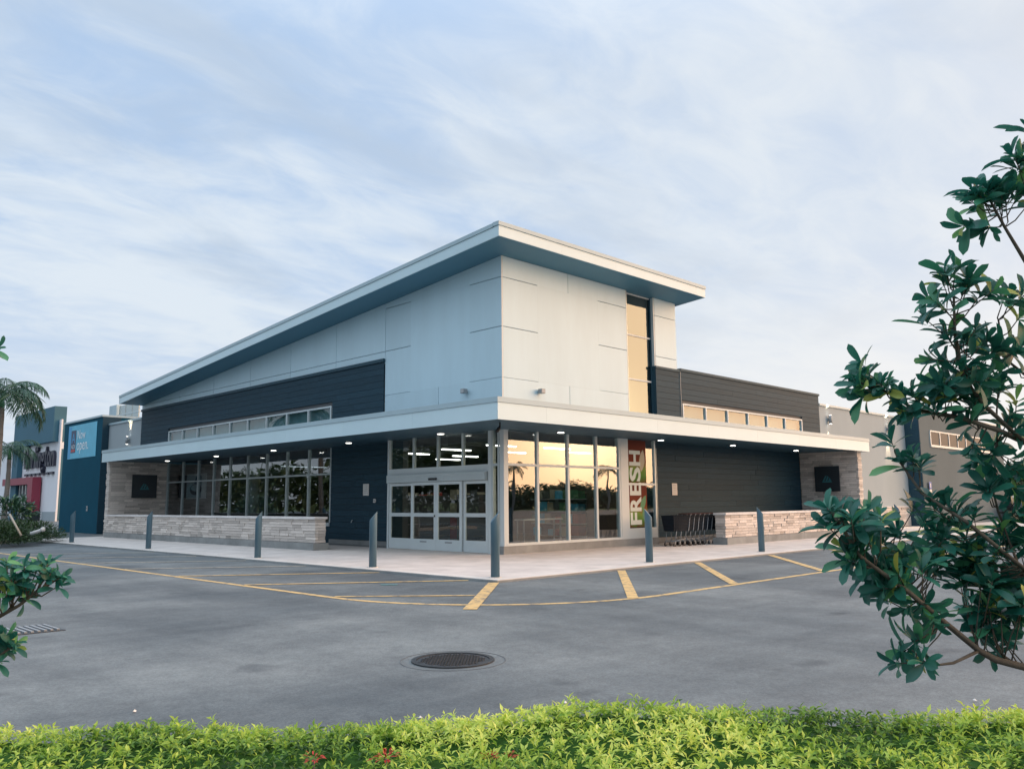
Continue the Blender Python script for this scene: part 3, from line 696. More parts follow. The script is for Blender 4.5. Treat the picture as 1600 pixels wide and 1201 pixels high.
# ------------------------------------------------------------------ interior
fl = struct(box('interior_floor', (0.13, 0.21, -0.02), (22, 26, 0.012), 'int_floor'))
ce = struct(box('interior_ceiling', (0.60, 0.25, 3.56), (22, 26, 3.60), 'int_ceiling'))
bw = struct(box('interior_wall', (10.8, 10.5, 0.0), (11.0, 26, 3.56), 'int_wall')); struct(box('interior_wall', (11.0, 10.5, 0.0), (22, 10.7, 3.56), 'int_wall'))
struct(box('interior_wall', (0.9, 25.55, 0.0), (10.8, 25.75, 3.5), 'int_wall')); struct(box('interior_wall', (2.2, 16.3, 0.0), (2.35, 23.9, 3.5), 'int_wall'))
k = 0
STR = [(2.1, 2.2, 'x'), (4.5, 2.0, 'x'), (2.3, 4.6, 'x'), (4.9, 4.5, 'x'), (7.0, 3.2, 'x'), (2.6, 7.2, 'x'), (5.2, 7.4, 'x'), (3.0, 9.8, 'x'), (6.2, 9.6, 'x')]
ORD = ['first', 'second', 'third', 'fourth', 'fifth', 'sixth', 'seventh', 'eighth', 'ninth']
for i, (x, y, d) in enumerate(STR):
    t = thing('strip_light', (x, y, 3.2), 'slim lit ceiling strip light inside the shop, %s counted inward from the glass corner' % ORD[i], 'light', 'strip lights inside the shop')
    box('diffuser', (x-0.62, y-0.05, 3.17), (x+0.62, y+0.05, 3.20), 'lamp_strip', t); box('housing', (x-0.65, y-0.07, 3.201), (x+0.65, y+0.07, 3.26), 'lamp_housing', t)
    tubes('hanger', [([(x-0.4, y, 3.26), (x-0.4, y, 3.56)], 0.006), ([(x+0.4, y, 3.26), (x+0.4, y, 3.56)], 0.006)], 'lamp_housing', t)
def shelf(x, y, rot, label, seed):
    r = random.Random(seed)
    t = thing('shelf_unit', (x, y, 0.012), label, 'shelf', 'shelves inside the shop')
    lx, ly = (2.4, 0.5) if rot == 0 else (0.5, 2.4)
    box('back_board', (x-lx/2, y-ly/2, 0.012) if rot == 0 else (x+lx/2-0.03, y-ly/2, 0.012), (x+lx/2, y-ly/2+0.03, 1.7) if rot == 0 else (x+lx/2, y+ly/2, 1.7), 'int_wall', t)
    for zq in (0.15, 0.6, 1.05, 1.5):
        box('shelf', (x-lx/2, y-ly/2, zq), (x+lx/2, y+ly/2, zq+0.03), 'paper_grey', t)
        u = -1.15
        while u < 1.0:
            wd = r.uniform(0.15, 0.4); hh = r.uniform(0.2, 0.36); mt = r.choice(['carton_red', 'carton_green', 'carton_cream', 'banner_blue', 'int_wall', 'carton_cream'])
            a = (x+u, y-ly/2+0.05, zq+0.031) if rot == 0 else (x-lx/2+0.05, y+u, zq+0.031)
            b = (x+u+wd, y+ly/2-0.05, zq+0.031+hh) if rot == 0 else (x+lx/2-0.05, y+u+wd, zq+0.031+hh)
            box('carton', a, b, mt, t); u += wd+0.03
shelf(4.2, 5.6, 0, 'stocked shelf seen through the sliding doors', 1); shelf(7.4, 4.6, 1, 'stocked shelf standing behind the corner window', 2)
shelf(4.4, 9.0, 0, 'stocked shelf deeper inside behind the doors', 3); shelf(5.0, 15.2, 1, 'stocked shelf behind the long left window', 4)
t = thing('column', (1.5, 17.0, 0), 'round pale column standing behind the long left window', 'column'); tube('shaft', [(1.5, 17.0, 0.05), (1.5, 17.0, 3.5)], 0.22, 'column_int', t, 20); disc('foot', (1.5, 17.0, 0.012), 0.28, 0.04, 'column_int', t)
t = thing('packing_table', (3.2, 1.6, 0.012), 'pale packing bench standing behind the corner window', 'table')
box('table_top', (2.2, 1.35, 0.86), (4.0, 1.75, 0.90), 'paper', t)
for (x, y) in ((2.25, 1.4), (3.93, 1.4), (2.25, 1.68), (3.93, 1.68)): box('leg', (x, y, 0.012), (x+0.04, y+0.04, 0.86), 'lamp_housing', t)

# ------------------------------------------------------------------ low stone walls
def low_wall(face, loc, label):
    t = thing('low_stone_wall', loc, label, 'wall')
    if face == 'x':
        y0, y1 = 6.2, 24.0; x0, x1 = -2.12, -1.72
        box('wall_core', (x0+0.06, y0+0.06, 0.0), (x1-0.03, y1, 0.95), 'mortar', t)
        for i in range(6):
            a = y0-0.07+(y1-y0+0.07)*i/6; b = y0-0.07+(y1-y0+0.07)*(i+1)/6
            box('base_block', (x0-0.08, a+0.003, 0.0), (x1+0.06, b-0.003, 0.215), 'base_concrete', t)
        lay_stones(t, 'x', x0+0.03, y0, y1, 0.22, 0.945, 0.0906, 0.32, 0.85)
        lay_stones(t, 'y', y0+0.03, x0+0.02, x1, 0.22, 0.945, 0.0906, 0.38, 0.42)
        u = y0-0.03
        while u < y1:
            e = min(y1, u+random.uniform(0.8, 1.1)); box('cap_stone', (x0-0.035, u+0.003, 0.948), (x1+0.03, e-0.003, 1.02), 'stone_cap', t); u = e
    else:
        x0, x1 = 8.05, 18.73; y0, y1 = -2.12, -1.72
        box('wall_core', (x0+0.06, y0+0.06, 0.0), (x1, y1-0.03, 0.95), 'mortar', t)
        for i in range(4):
            a = x0-0.07+(x1-x0+0.07)*i/4; b = x0-0.07+(x1-x0+0.07)*(i+1)/4
            box('base_block', (a+0.003, y0-0.08, 0.0), (b-0.003, y1+0.06, 0.215), 'base_concrete', t)
        lay_stones(t, 'y', y0+0.03, x0, x1, 0.22, 0.945, 0.0906, 0.26, 0.62)
        lay_stones(t, 'x', x0+0.03, y0+0.02, y1, 0.22, 0.945, 0.0906, 0.38, 0.42)
        u = x0-0.03
        while u < x1:
            e = min(x1, u+random.uniform(0.8, 1.1)); box('cap_stone', (u+0.003, y0-0.035, 0.948), (e-0.003, y1+0.03, 1.02), 'stone_cap', t); u = e
low_wall('x', (-1.92, 6.2, 0), 'long low pale stone wall left of the doors, in front of the dark windows')
low_wall('y', (8.05, -1.92, 0), 'shorter low warm-toned stone wall right of the shopping carts')

# ------------------------------------------------------------------ bollards
def bollard_mesh():
    n = 28; r = 0.086; v = []; f = []
    for k in range(n):
        a = 2*math.pi*k/n; v.append((r*math.cos(a), r*math.sin(a), 0))
    for k in range(n):
        a = 2*math.pi*k/n; v.append((r*math.cos(a), r*math.sin(a), 1.14+0.105*math.cos(a)))
    for k in range(n): f.append((k, (k+1) % n, n+(k+1) % n, n+k))
    f.append(tuple(range(n))[::-1])
    me = bpy.data.meshes.new('post'); me.from_pydata(v, [], f); me.materials.append(MATS['bollard'])
    me.polygons.foreach_set('use_smooth', [True]*n+[False]); me.update()
    cv = [(x*0.995, y*0.995, z) for x, y, z in v[n:]] + [(x*0.80, y*0.80, 1.14+0.105*(x*0.80)/r-0.012) for x, y, z in v[n:]]
    cf = [(k, (k+1) % n, n+(k+1) % n, n+k) for k in range(n)] + [tuple(n+k for k in range(n))]
    mc = bpy.data.meshes.new('slanted_cap'); mc.from_pydata(cv, [], cf); mc.materials.append(MATS['bollard']); mc.update()
    bv, bf = tube_data([(0, 0, 0.0), (0, 0, 0.012)], 0.125, 24); mb = bpy.data.meshes.new('base_ring'); mb.from_pydata(bv, [], bf); mb.materials.append(MATS['curb']); mb.update()
    return me, mc, mb
BM = bollard_mesh()
BOL = [(-5.08, 19.1, 200, 'grey slant-topped bollard farthest left, in front of the dark banner wall'),
       (-5.08, 11.55, 200, 'grey slant-topped bollard in front of the left part of the long stone wall'),
       (-5.08, 4.22, 205, 'grey slant-topped bollard before the right end of the long stone wall'),
       (-5.06, -1.0, 215, 'grey slant-topped bollard in front of the dark wall left of the doors'),
       (-5.06, -4.98, 225, 'tallest-looking nearest bollard at the sidewalk corner before the door edge'),
       (-0.02, -4.92, 60, 'grey slant-topped bollard left of the shopping carts, before the poster window'),
       (5.22, -4.92, 60, 'grey slant-topped bollard in front of the right stone wall'),
       (15.0, -4.95, 60, 'grey slant-topped bollard farthest right, half hidden by the leafy tree')]
for (x, y, a, lab) in BOL:
    t = thing('bollard', (x, y, 0), lab, 'bollard', 'slant-topped bollards along the sidewalk edge')
    t.rotation_euler.z = R_(-32 if x < -3 else 118)
    for nm, me in zip(('post', 'slanted_cap', 'base_ring'), BM):
        o = bpy.data.objects.new(nm, me); COL.objects.link(o); o.parent = t

# ------------------------------------------------------------------ shopping carts
def make_cart():
    t = thing('shopping_cart', (0, 0, 0), 'x', 'cart', 'shopping carts nested in a row by the dark wall')
    # front of the cart is -x; length about 1 m
    L0, L1, wd = -0.52, 0.42, 0.27
    # basket: tapering cage of dark plastic panels and bars
    def q(s, z):  # half width at height
        return wd*(0.80+0.20*(z-0.45)/0.45)
    bars = []
    for z in (0.48, 0.58, 0.68, 0.78, 0.88, 0.96):
        xf = L0+0.10*(0.96-z)/0.48; xb = L1-0.02; h1, h2 = q(0, z)*0.86, q(0, z)
        bars.append(([(xb, -h2, z), (xf, -h1, z), (xf, h1, z), (xb, h2, z)], 0.006))
    for i in range(11):
        u = i/10; x = L0+0.05+(L1-L0-0.08)*u
        for s in (-1, 1): bars.append(([(x+0.03, s*wd*0.72, 0.48), (x, s*wd*(0.86+0.14*u), 0.96)], 0.005))
    tubes('basket', bars, 'cart_dark', t, 4)
    vv = [(L0+0.11, -0.185, 0.47), (L1-0.05, -0.215, 0.47), (L1-0.05, 0.215, 0.47), (L0+0.11, 0.185, 0.47), (L0+0.01, -0.225, 0.955), (L1-0.03, -0.262, 0.955), (L1-0.03, 0.262, 0.955), (L0+0.01, 0.225, 0.955)]
    mesh('basket_panel', vv, [(0, 3, 2, 1), (0, 1, 5, 4), (2, 3, 7, 6), (3, 0, 4, 7)], 'cart_dark', t)
    hd = tube('handle', [(L1+0.07, -0.27, 1.0), (L1+0.07, 0.27, 1.0)], 0.017, 'cart_handle', t, 10)
    tubes('frame', [([(L1+0.07, s*0.25, 1.0), (L1-0.02, s*0.25, 0.93), (L1-0.10, s*0.24, 0.50), (L1-0.28, s*0.23, 0.24), (L1-0.02, s*0.24, 0.15)], 0.013) for s in (-1, 1)] +
          [([(L1-0.28, s*0.23, 0.24), (L0+0.12, s*0.17, 0.16)], 0.013) for s in (-1, 1)] +
          [([(L0+0.12, -0.17, 0.16), (L0+0.12, 0.17, 0.16)], 0.012), ([(L1-0.10, -0.24, 0.5), (L1-0.10, 0.24, 0.5)], 0.010)] +
          [([(L0+0.18, s*0.17, 0.17), (L0+0.22, s*0.19, 0.47)], 0.011) for s in (-1, 1)], 'cart_chrome', t, 6)
    for sx, sy in ((L0+0.13, -0.17), (L0+0.13, 0.17), (L1-0.03, -0.24), (L1-0.03, 0.24)):
        wl = tube('wheel', [(sx, sy-0.014, 0.064), (sx, sy+0.014, 0.064)], 0.062, 'rubber', t, 14, False)
        box('fork', (sx-0.018, sy-0.022, 0.06), (sx+0.018, sy-0.016, 0.16), 'cart_chrome', t)
    return t
c0_ = make_cart()
labs = ['front shopping cart of the nested row, nearest the poster window'] + ['shopping cart number %s from the front in the nested row' % s for s in ('two', 'three', 'four', 'five', 'six', 'seven')]
for i in range(7):
    c = c0_ if i == 0 else copy_tree(c0_)
    c.location = (6.46+i*0.27, -1.30, 0.0); c['label'] = labs[i]

# ------------------------------------------------------------------ signs, notices, small fittings
def pier_sign(face, label):
    if face == 'L':
        t = thing('sign_board', (-0.5, 23.98, 1.76), label, 'sign')
        box('panel', (-1.06, 23.93, 1.77), (0.09, 23.985, 2.86), 'sign_dark', t)
        F = lambda u, z: (-0.485+u, 23.925, 2.32+z); nrm = 1
    else:
        t = thing('sign_board', (18.7, -0.75, 1.76), label, 'sign')
        box('panel', (18.66, -1.28, 1.76), (18.715, -0.20, 2.83), 'sign_dark', t)
        F = lambda u, z: (18.654, -0.74-u, 2.31+z)
    # small emblem: sloping letter shape over a bar
    def flat(name, poly):
        p = [F(*q) for q in poly]; mesh(name, p, [tuple(range(len(p)))], 'sign_teal', t)
    flat('emblem_bar', [(-0.22, -0.16), (0.22, -0.16), (0.20, -0.11), (-0.20, -0.11)])
    flat('emblem_stroke', [(-0.19, -0.10), (-0.12, -0.10), (0.0, 0.12), (-0.06, 0.12)])
    flat('emblem_stroke', [(-0.06, -0.10), (0.01, -0.10), (0.085, 0.06), (0.03, 0.115)])
    flat('emblem_stroke', [(0.06, -0.10), (0.19, -0.10), (0.12, 0.04)])
pier_sign('L', 'dark square board with small teal emblem on the left stone pier')
pier_sign('R', 'dark square board with small teal emblem on the right stone pier')
def notice(name, a, b, label, lines, face):
    t = thing(name, tuple((p+q)/2 for p, q in zip(a, b)), label, 'notice')
    box('plate', a, b, 'paper', t)
    z0, z1 = a[2], b[2]
    for i in range(lines):
        zq = z1-0.05-(z1-z0-0.08)*i/lines
        if face == 'L': box('printed_line', (a[0]-0.003, a[1]+0.06, zq-0.015), (a[0]-0.0005, b[1]-0.06, zq), 'paper_grey', t)
        else: box('printed_line', (a[0]+0.06, a[1]-0.003, zq-0.015), (b[0]-0.06, a[1]-0.0005, zq), 'paper_grey', t)
notice('wall_notice', (0.575, 7.20, 1.69), (0.594, 7.53, 2.09), 'white notice plate on the dark wall left of the doors', 5, 'L')
notice('wall_notice', (8.88, 0.475, 1.62), (9.20, 0.492, 2.04), 'white notice plate on the dark wall above the shopping carts', 6, 'R')
t = thing('wall_button', (0.58, 6.85, 1.5), 'small pale square button beside the white notice left of the doors', 'button'); box('plate', (0.57, 6.79, 1.45), (0.594, 6.92, 1.57), 'paper', t); disc('push_button', (0.569, 6.855, 1.51), 0.035, -0.012, 'lamp_housing', t, 12, 'x')
t = thing('wall_tap', (0.58, 8.12, 0.79), 'small metal hose tap low on the dark wall left of the doors', 'tap'); tube('spout', [(0.596, 8.12, 0.82), (0.53, 8.12, 0.82), (0.50, 8.12, 0.76)], 0.014, 'aluminium', t); disc('wheel_handle', (0.55, 8.12, 0.84), 0.03, 0.01, 'aluminium', t, 10)
for lab, f, p in (('small grey floodlight low on the bluish left tower face', 'L', (0, 1.48, 4.66)), ('small grey floodlight low on the cream right tower face', 'R', (1.5, 0, 4.64))):
    t = thing('floodlight', p, lab, 'light')
    if f == 'L':
        box('bracket', (-0.06, 1.46, 4.62), (-0.001, 1.50, 4.70), 'lamp_housing', t); box('housing', (-0.20, 1.40, 4.60), (-0.061, 1.56, 4.73), 'lamp_housing', t); box('lens', (-0.206, 1.415, 4.615), (-0.2005, 1.545, 4.715), 'paper_grey', t)
    else:
        box('bracket', (1.48, -0.06, 4.60), (1.52, -0.001, 4.68), 'lamp_housing', t); box('housing', (1.42, -0.20, 4.58), (1.58, -0.061, 4.71), 'lamp_housing', t); box('lens', (1.435, -0.206, 4.595), (1.565, -0.2005, 4.695), 'paper_grey', t)
t = thing('security_camera', (-1.55, -1.45, 3.44), 'small black security camera hanging under the canopy corner', 'camera')
tube('arm', [(-1.50, -1.45, 3.445), (-1.50, -1.45, 3.32), (-1.56, -1.50, 3.27)], 0.022, 'black', t); tube('body', [(-1.50, -1.42, 3.30), (-1.72, -1.58, 3.20)], 0.042, 'black', t, 10)
def sconce(face, u, z, label):
    t = thing('wall_sconce', (0, u, z) if face == 'L' else (u, 0, z), label, 'light')
    if face == 'L': c = (-0.14, u, z); tube('cylinder_body', [(-0.14, u, z-0.19), (-0.14, u, z+0.19)], 0.075, 'lamp_housing', t, 16); box('wall_plate', (-0.07, u-0.05, z-0.07), (-0.001, u+0.05, z+0.07), 'lamp_housing', t)
    else: c = (u, -0.14, z); tube('cylinder_body', [(u, -0.14, z-0.19), (u, -0.14, z+0.19)], 0.075, 'lamp_housing', t, 16); box('wall_plate', (u-0.05, -0.07, z-0.07), (u+0.05, -0.001, z+0.07), 'lamp_housing', t)
    for s in (-1, 1):
        disc('lens', (c[0], c[1], z+s*0.192), 0.055, s*0.006, 'lamp_disc', t, 14)
        ld = bpy.data.lights.new('sconce_beam', 'SPOT'); ld.energy = 230; ld.spot_size = R_(46); ld.spot_blend = 0.6; ld.color = (1.0, 0.70, 0.42); ld.shadow_soft_size = 0.04
        lo = bpy.data.objects.new('sconce_beam', ld); COL.objects.link(lo); lo.parent = t
        lo.location = Vector((c[0], c[1], z+s*0.21))-t.location; lo.rotation_euler = (0, 0, 0) if s < 0 else (math.pi, 0, 0)
sconce('L', 27.4, 4.72, 'up-and-down wall sconce on the pale wall left of the dark cladding')
sconce('R', 20.7, 5.02, 'up-and-down wall sconce beside the right end of the dark cladding')
sconce('R', 27.5, 4.95, 'up-and-down wall sconce near the grey end block, above the leaves')
# FRESH poster (flat print: warm top, green foot)
def poster_mat():
    m = bpy.data.materials.new('fresh_print'); m.use_nodes = True; t = m.node_tree; b = t.nodes['Principled BSDF']; b.inputs['Roughness'].default_value = 0.8; b.inputs['Specular IOR Level'].default_value = 0.1
    tcn = t.nodes.new('ShaderNodeTexCoord'); sp = t.nodes.new('ShaderNodeSeparateXYZ'); t.links.new(tcn.outputs['Generated'], sp.inputs[0])
    nz = t.nodes.new('ShaderNodeTexNoise'); nz.inputs['Scale'].default_value = 5; nz.inputs['Detail'].default_value = 4; t.links.new(tcn.outputs['Generated'], nz.inputs['Vector'])
    ad = t.nodes.new('ShaderNodeMath'); ad.operation = 'MULTIPLY_ADD'; ad.inputs[1].default_value = 0.35; t.links.new(nz.outputs[0], ad.inputs[0])
    sb = t.nodes.new('ShaderNodeMath'); sb.operation = 'SUBTRACT'; sb.inputs[1].default_value = 0.17; t.links.new(sp.outputs[2], sb.inputs[0]); t.links.new(sb.outputs[0], ad.inputs[2])
    cr = t.nodes.new('ShaderNodeValToRGB'); e = cr.color_ramp.elements
    for _ in range(4): e.new(0.5)
    for el, (p, c) in zip(e, [(0.0, (0.12, 0.06, 0.03)), (0.12, (0.07, 0.18, 0.04)), (0.32, (0.16, 0.26, 0.06)), (0.42, (0.20, 0.15, 0.05)), (0.55, (0.17, 0.045, 0.025)), (1.0, (0.12, 0.035, 0.025))]): el.position = p; el.color = (*c, 1)
    t.links.new(ad.outputs[0], cr.inputs[0]); t.links.new(cr.outputs[0], b.inputs['Base Color']); MATS['fresh_print'] = m
poster_mat()
t = thing('window_poster', (6.2, 0.02, 0.6), 'tall red-to-green poster with vertical lettering FRESH in the narrow window', 'poster')
box('print_sheet', (5.74, 0.012, 0.58), (6.72, 0.018, 1.93), 'fresh_print', t); box('print_sheet', (5.74, 0.012, 2.02), (6.72, 0.018, 3.42), 'fresh_print', t)
zq = 0.66
for ch, hgt in zip('FRESH', (0.40, 0.48, 0.42, 0.48, 0.50)):
    if ch == 'S': zq = max(zq, 2.06)
    text('letter', ch, (0, 0, 1), (-1, 0, 0), (6.40, 0.0115, zq), hgt, 0.60, 0.004, 'poster_letter', t, bold=0.03); zq += hgt+0.035
# leaf motif
def leaf_poly(c, l, wd, ang, mt, nm):
    p = []
    for i in range(13):
        s = i/12; p.append((s-0.5, wd*math.sin(math.pi*s)**0.8*0.5/l))
    for i in range(11, 0, -1): s = i/12; p.append((s-0.5, -wd*math.sin(math.pi*s)**0.8*0.5/l))
    ca, sa = math.cos(ang), math.sin(ang)
    vv = [(c[0]+l*(a*ca-b*sa), c[1], c[2]+l*(a*sa+b*ca)) for a, b in p]
    mesh(nm, vv, [tuple(range(len(vv)))], mt, t)
leaf_poly((6.50, 0.0112, 2.75), 0.75, 0.30, R_(80), 'carton_cream', 'leaf_motif'); leaf_poly((6.5, 0.0112, 1.35), 0.6, 0.24, R_(60), 'carton_green', 'leaf_motif'); leaf_poly((6.55, 0.011, 0.95), 0.5, 0.2, R_(100), 'carton_green', 'leaf_motif')
t = thing('window_poster', (0.72, 21.0, 1.7), 'pale poster with a dark oval motif inside the far left window', 'poster')
box('sheet', (0.72, 19.95, 1.70), (0.725, 22.05, 2.85), 'paper_grey', t)
vv = [(0.715, 21.05+0.62*math.cos(a), 2.13+0.26*math.sin(a)) for a in np.linspace(0, 2*math.pi, 24, endpoint=False)]; mesh('oval_motif', vv, [tuple(range(24))[::-1]], 'letter_dark', t)
vv = [(0.713, 21.05+0.5*math.cos(a), 2.20+0.16*math.sin(a)) for a in np.linspace(0, 2*math.pi, 24, endpoint=False)]; mesh('oval_highlight', vv, [tuple(range(24))[::-1]], 'paper_grey', t)
vv = [(0.714, 21.0, 2.75), (0.714, 21.25, 2.42), (0.714, 20.75, 2.42)]; mesh('leaf_motif', vv, [(0, 2, 1)], 'teal_block', t)

# ------------------------------------------------------------------ dark banner wall and neighbour shop on the left
bl = thing('banner_wall', (-0.35, 30.4, 0), 'tall dark blue-grey wall block at the left end of the shop', 'building')
box('wall_block', (-0.35, 30.42, -0.04), (5.0, 36.6, 6.16), 'teal_block', bl); box('parapet', (-0.40, 30.38, 6.16), (5.0, 36.65, 6.26), 'coping', bl)
box('side_face', (-0.345, 30.38, 0.0), (0.6, 30.418, 6.15), 'cladding', bl)
box('rooftop_panel', (2.6, 36.9, 5.5), (2.9, 38.1, 7.6), 'coping', bl)
for i in range(3):
    box('rooftop_glazing', (2.7, 33.6+i*1.05, 5.6), (2.76, 34.6+i*1.05, 7.5), 'tower_glass', bl)
box('rooftop_rail', (2.68, 33.5, 6.9), (2.80, 36.9, 6.96), 'aluminium', bl)
t = thing('vent', (-0.37, 32.0, 1.3), 'small pale outlet on the dark banner wall behind the far bollard', 'outlet'); box('cover', (-0.39, 31.9, 1.15), (-0.352, 32.05, 1.42), 'paper_grey', t); box('slot', (-0.395, 31.94, 1.25), (-0.3905, 32.01, 1.33), 'black', t)
t = thing('banner', (-0.38, 33.5, 4.0), 'light blue banner reading now open, hung on the dark wall block', 'banner')
BX = -0.372
box('cloth', (BX, 31.2, 4.08), (BX+0.015, 35.75, 5.98), 'banner_blue', t)
box('hem', (BX-0.004, 35.3, 4.12), (BX-0.0005, 35.72, 5.94), 'logo_blue', t)
lg_ = box('logo_frame', (BX-0.006, 34.45, 4.42), (BX-0.0005, 35.25, 5.70), 'logo_navy', t)
box('logo_border', (BX-0.008, 34.50, 4.48), (BX-0.0065, 35.20, 4.60), 'logo_red', t)
text('logo_letter', 'A', (0, -1, 0), (0, 0, 1), (BX-0.0085, 35.13, 4.98), 0.56, 0.55, 0.002, 'logo_blue', t)
text('logo_word', 'ALDI', (0, -1, 0), (0, 0, 1), (BX-0.0085, 35.14, 4.66), 0.58, 0.22, 0.002, 'banner_white', t)
text('lettering', 'Now', (0, -1, 0), (0, 0, 1), (BX-0.006, 34.22, 5.15), 1.30, 0.52, 0.004, 'banner_white', t)
text('lettering', 'open.', (0, -1, 0), (0, 0, 1), (BX-0.006, 34.22, 4.33), 1.85, 0.62, 0.004, 'banner_white', t)
bu = thing('neighbour_shop', (9.5, 70, 0), 'white big shop with blue-grey frame, red portal and tall dark lettering', 'building')
X0 = 9.5
box('wall', (X0, 70.6, 0.0), (X0+0.15, 82.5, 9.7), 'burl_white', bu); box('base_course', (X0-0.05, 70.6, 0.0), (X0-0.002, 74.7, 0.9), 'stucco', bu)
box('frame_top', (X0-0.5, 71.2, 7.6), (X0+0.6, 84.4, 11.0), 'burl_teal', bu); box('frame_side', (X0-0.5, 82.4, 0.0), (X0+8, 84.4, 7.598), 'burl_teal', bu)
box('wing_wall', (X0+0.5, 84.4, 0.0), (X0+8, 110, 8.6), 'burl_white', bu)
po = box('portal', (X0-0.9, 75.3, 0.0), (X0-0.1, 76.9, 3.6), 'burl_red', bu); box('lintel', (X0-0.9, 75.3, 3.6), (X0-0.1, 86.0, 4.3), 'burl_red', po); box('jamb_base', (X0-0.95, 75.25, 0.0), (X0-0.1, 76.95, 0.85), 'sign_dark', po)
gz = box('glazed_entry', (X0-0.3, 76.9, 0.0), (X0-0.2, 84.0, 3.6), 'car_glass', bu)
for i in range(7):
    y = 76.95+i*1.12; box('mullion', (X0-0.40, y-0.06, 0.0), (X0-0.302, y+0.06, 3.6), 'aluminium', gz)
for zq in (1.2, 2.35): box('transom', (X0-0.38, 77.05, zq), (X0-0.304, 83.6, zq+0.12), 'aluminium', gz)
# lettering
ws = [('B', 1.28, 1.95)] + [(c, 0.82, 1.30) for c in 'urlington']
wid = {'B': 1.35, 'u': 0.95, 'r': 0.7, 'l': 0.45, 'i': 0.42, 'n': 0.95, 'g': 0.95, 't': 0.65, 'o': 0.92}
hgt = {'B': 2.3, 'u': 1.5, 'r': 1.5, 'l': 2.1, 'i': 2.1, 'n': 1.5, 'g': 2.1, 't': 2.0, 'o': 1.5}
tot = sum(wid[c] for c in 'Burlington')+0.12*9; y0, y1 = 81.0, 71.4; sc = (y0-y1)/tot; y = y0
for c in 'Burlington':
    zb = 5.25-(0.6 if c == 'g' else 0)
    text('letter', c, (0, -1, 0), (0, 0, 1), (X0-0.02, y, zb), wid[c]*sc, hgt[c]*(1.05 if c == 'B' else 1), 0.25, 'letter_dark', bu, bold=0.02); y -= (wid[c]+0.12)*sc
for i in range(7):
    ya = y0-0.1-i*1.38; box('underline_dash', (X0-0.2, ya-0.95, 4.50), (X0-0.02, ya, 4.72), 'letter_dark', bu)

# bed at the far left with kerb, dark shrub, stakes and pipe
bed = thing('planting_bed', (-8, 27, 0), 'curved kerbed planting bed at the left edge of the lot', 'planter')
pts = [(-5.5, 24.6), (-6.2, 22.4), (-7.6, 20.8), (-10, 19.6), (-16, 18.6), (-16, 40), (-3.5, 38), (-3.2, 27.5)]
v = []; f = []
for (x, y) in pts: v.append((x, y, G))
for (x, y) in pts: v.append((x, y, 0.10))
cx, cy = -9.0, 29.0
for (x, y) in pts:
    d = Vector((cx-x, cy-y)).normalized()*0.28; v.append((x+d.x, y+d.y, 0.10))
nn = len(pts)
for k in range(nn):
    q = (k+1) % nn; f.append((k, q, nn+q, nn+k)); f.append((nn+k, nn+q, 2*nn+q, 2*nn+k))
mesh('kerb', v, f, 'curb', bed); mesh('soil', [(p[0], p[1], 0.085) for p in v[2*nn:]], [tuple(range(nn))], 'soil', bed)

# ------------------------------------------------------------------ leaf machinery
def leaf_shape(seed, wide=0.36, n=6, cup=0.10, bend=0.18, obov=0.62):
    """unit-length leaf along +x, face up +z: returns verts (k,3) and faces"""
    r = random.Random(seed); v = []; f = []
    bend *= r.uniform(0.3, 1.5); cup *= r.uniform(0.5, 1.5); twist = r.uniform(-0.25, 0.25)
    for i in range(n+1):
        s = i/n
        wv = wide*0.5*((s**0.95)*((1-s)**(0.42 if obov < 0.7 else 0.75))/(0.585 if obov < 0.7 else 0.385) if 0 < s < 1 else 0.02)
        z = -bend*s*s; x = s*(1-0.08*abs(bend))
        ct, st = math.cos(twist*s), math.sin(twist*s)
        for k in (-1, 0, 1):
            yy, zz_ = k*wv, (cup*wv*2 if k else 0)
            v.append((x, yy*ct-zz_*st, z+yy*st+zz_*ct))
    for i in range(n):
        for k in range(2):
            a = i*3+k; f.append((a, a+3, a+4, a+1))
    return np.array(v), f
def frame_from(d, roll=0.0, up=(0, 0, 1)):
    d = np.asarray(d, float); d = d/np.linalg.norm(d); u = np.asarray(up, float)
    s = np.cross(u, d)
    if np.linalg.norm(s) < 1e-4: s = np.cross((1, 0, 0), d)
    s /= np.linalg.norm(s); t_ = np.cross(d, s)
    c, q = math.cos(roll), math.sin(roll)
    return np.stack([d, s*c+t_*q, t_*c-s*q], 1)     # columns
def mass(name, V, F, tone, mt, parent=None):
    me = bpy.data.meshes.new(name); V = np.asarray(V, float)
    if parent is not None: V = V-np.array(OFF[parent.name])
    F = np.asarray(F, int); nf, k = F.shape
    me.vertices.add(len(V)); me.vertices.foreach_set('co', V.ravel())
    me.loops.add(nf*k); me.loops.foreach_set('vertex_index', F.ravel())
    me.polygons.add(nf); me.polygons.foreach_set('loop_start', np.arange(nf)*k); me.polygons.foreach_set('loop_total', np.full(nf, k))
    me.update(calc_edges=True); me.validate()
    a = me.attributes.new('tone', 'FLOAT', 'POINT'); a.data.foreach_set('value', np.asarray(tone, float))
    me.materials.append(MATS[mt])
    return link(bpy.data.objects.new(name, me), parent)
def instance_leaves(shape, poses):
    """poses: list of (position, 3x3 frame, length) -> stacked verts, faces"""
    sv, sf = shape; k = len(sv); P = np.array([p[0] for p in poses]); M = np.array([p[1] for p in poses]); s = np.array([p[2] for p in poses])
    V = P[:, None, :] + np.einsum('nij,kj->nki', M, sv)*s[:, None, None]
    F = (np.arange(len(poses))[:, None, None]*k + np.array(sf)[None])
    return V.reshape(-1, 3), F.reshape(-1, len(sf[0])), k

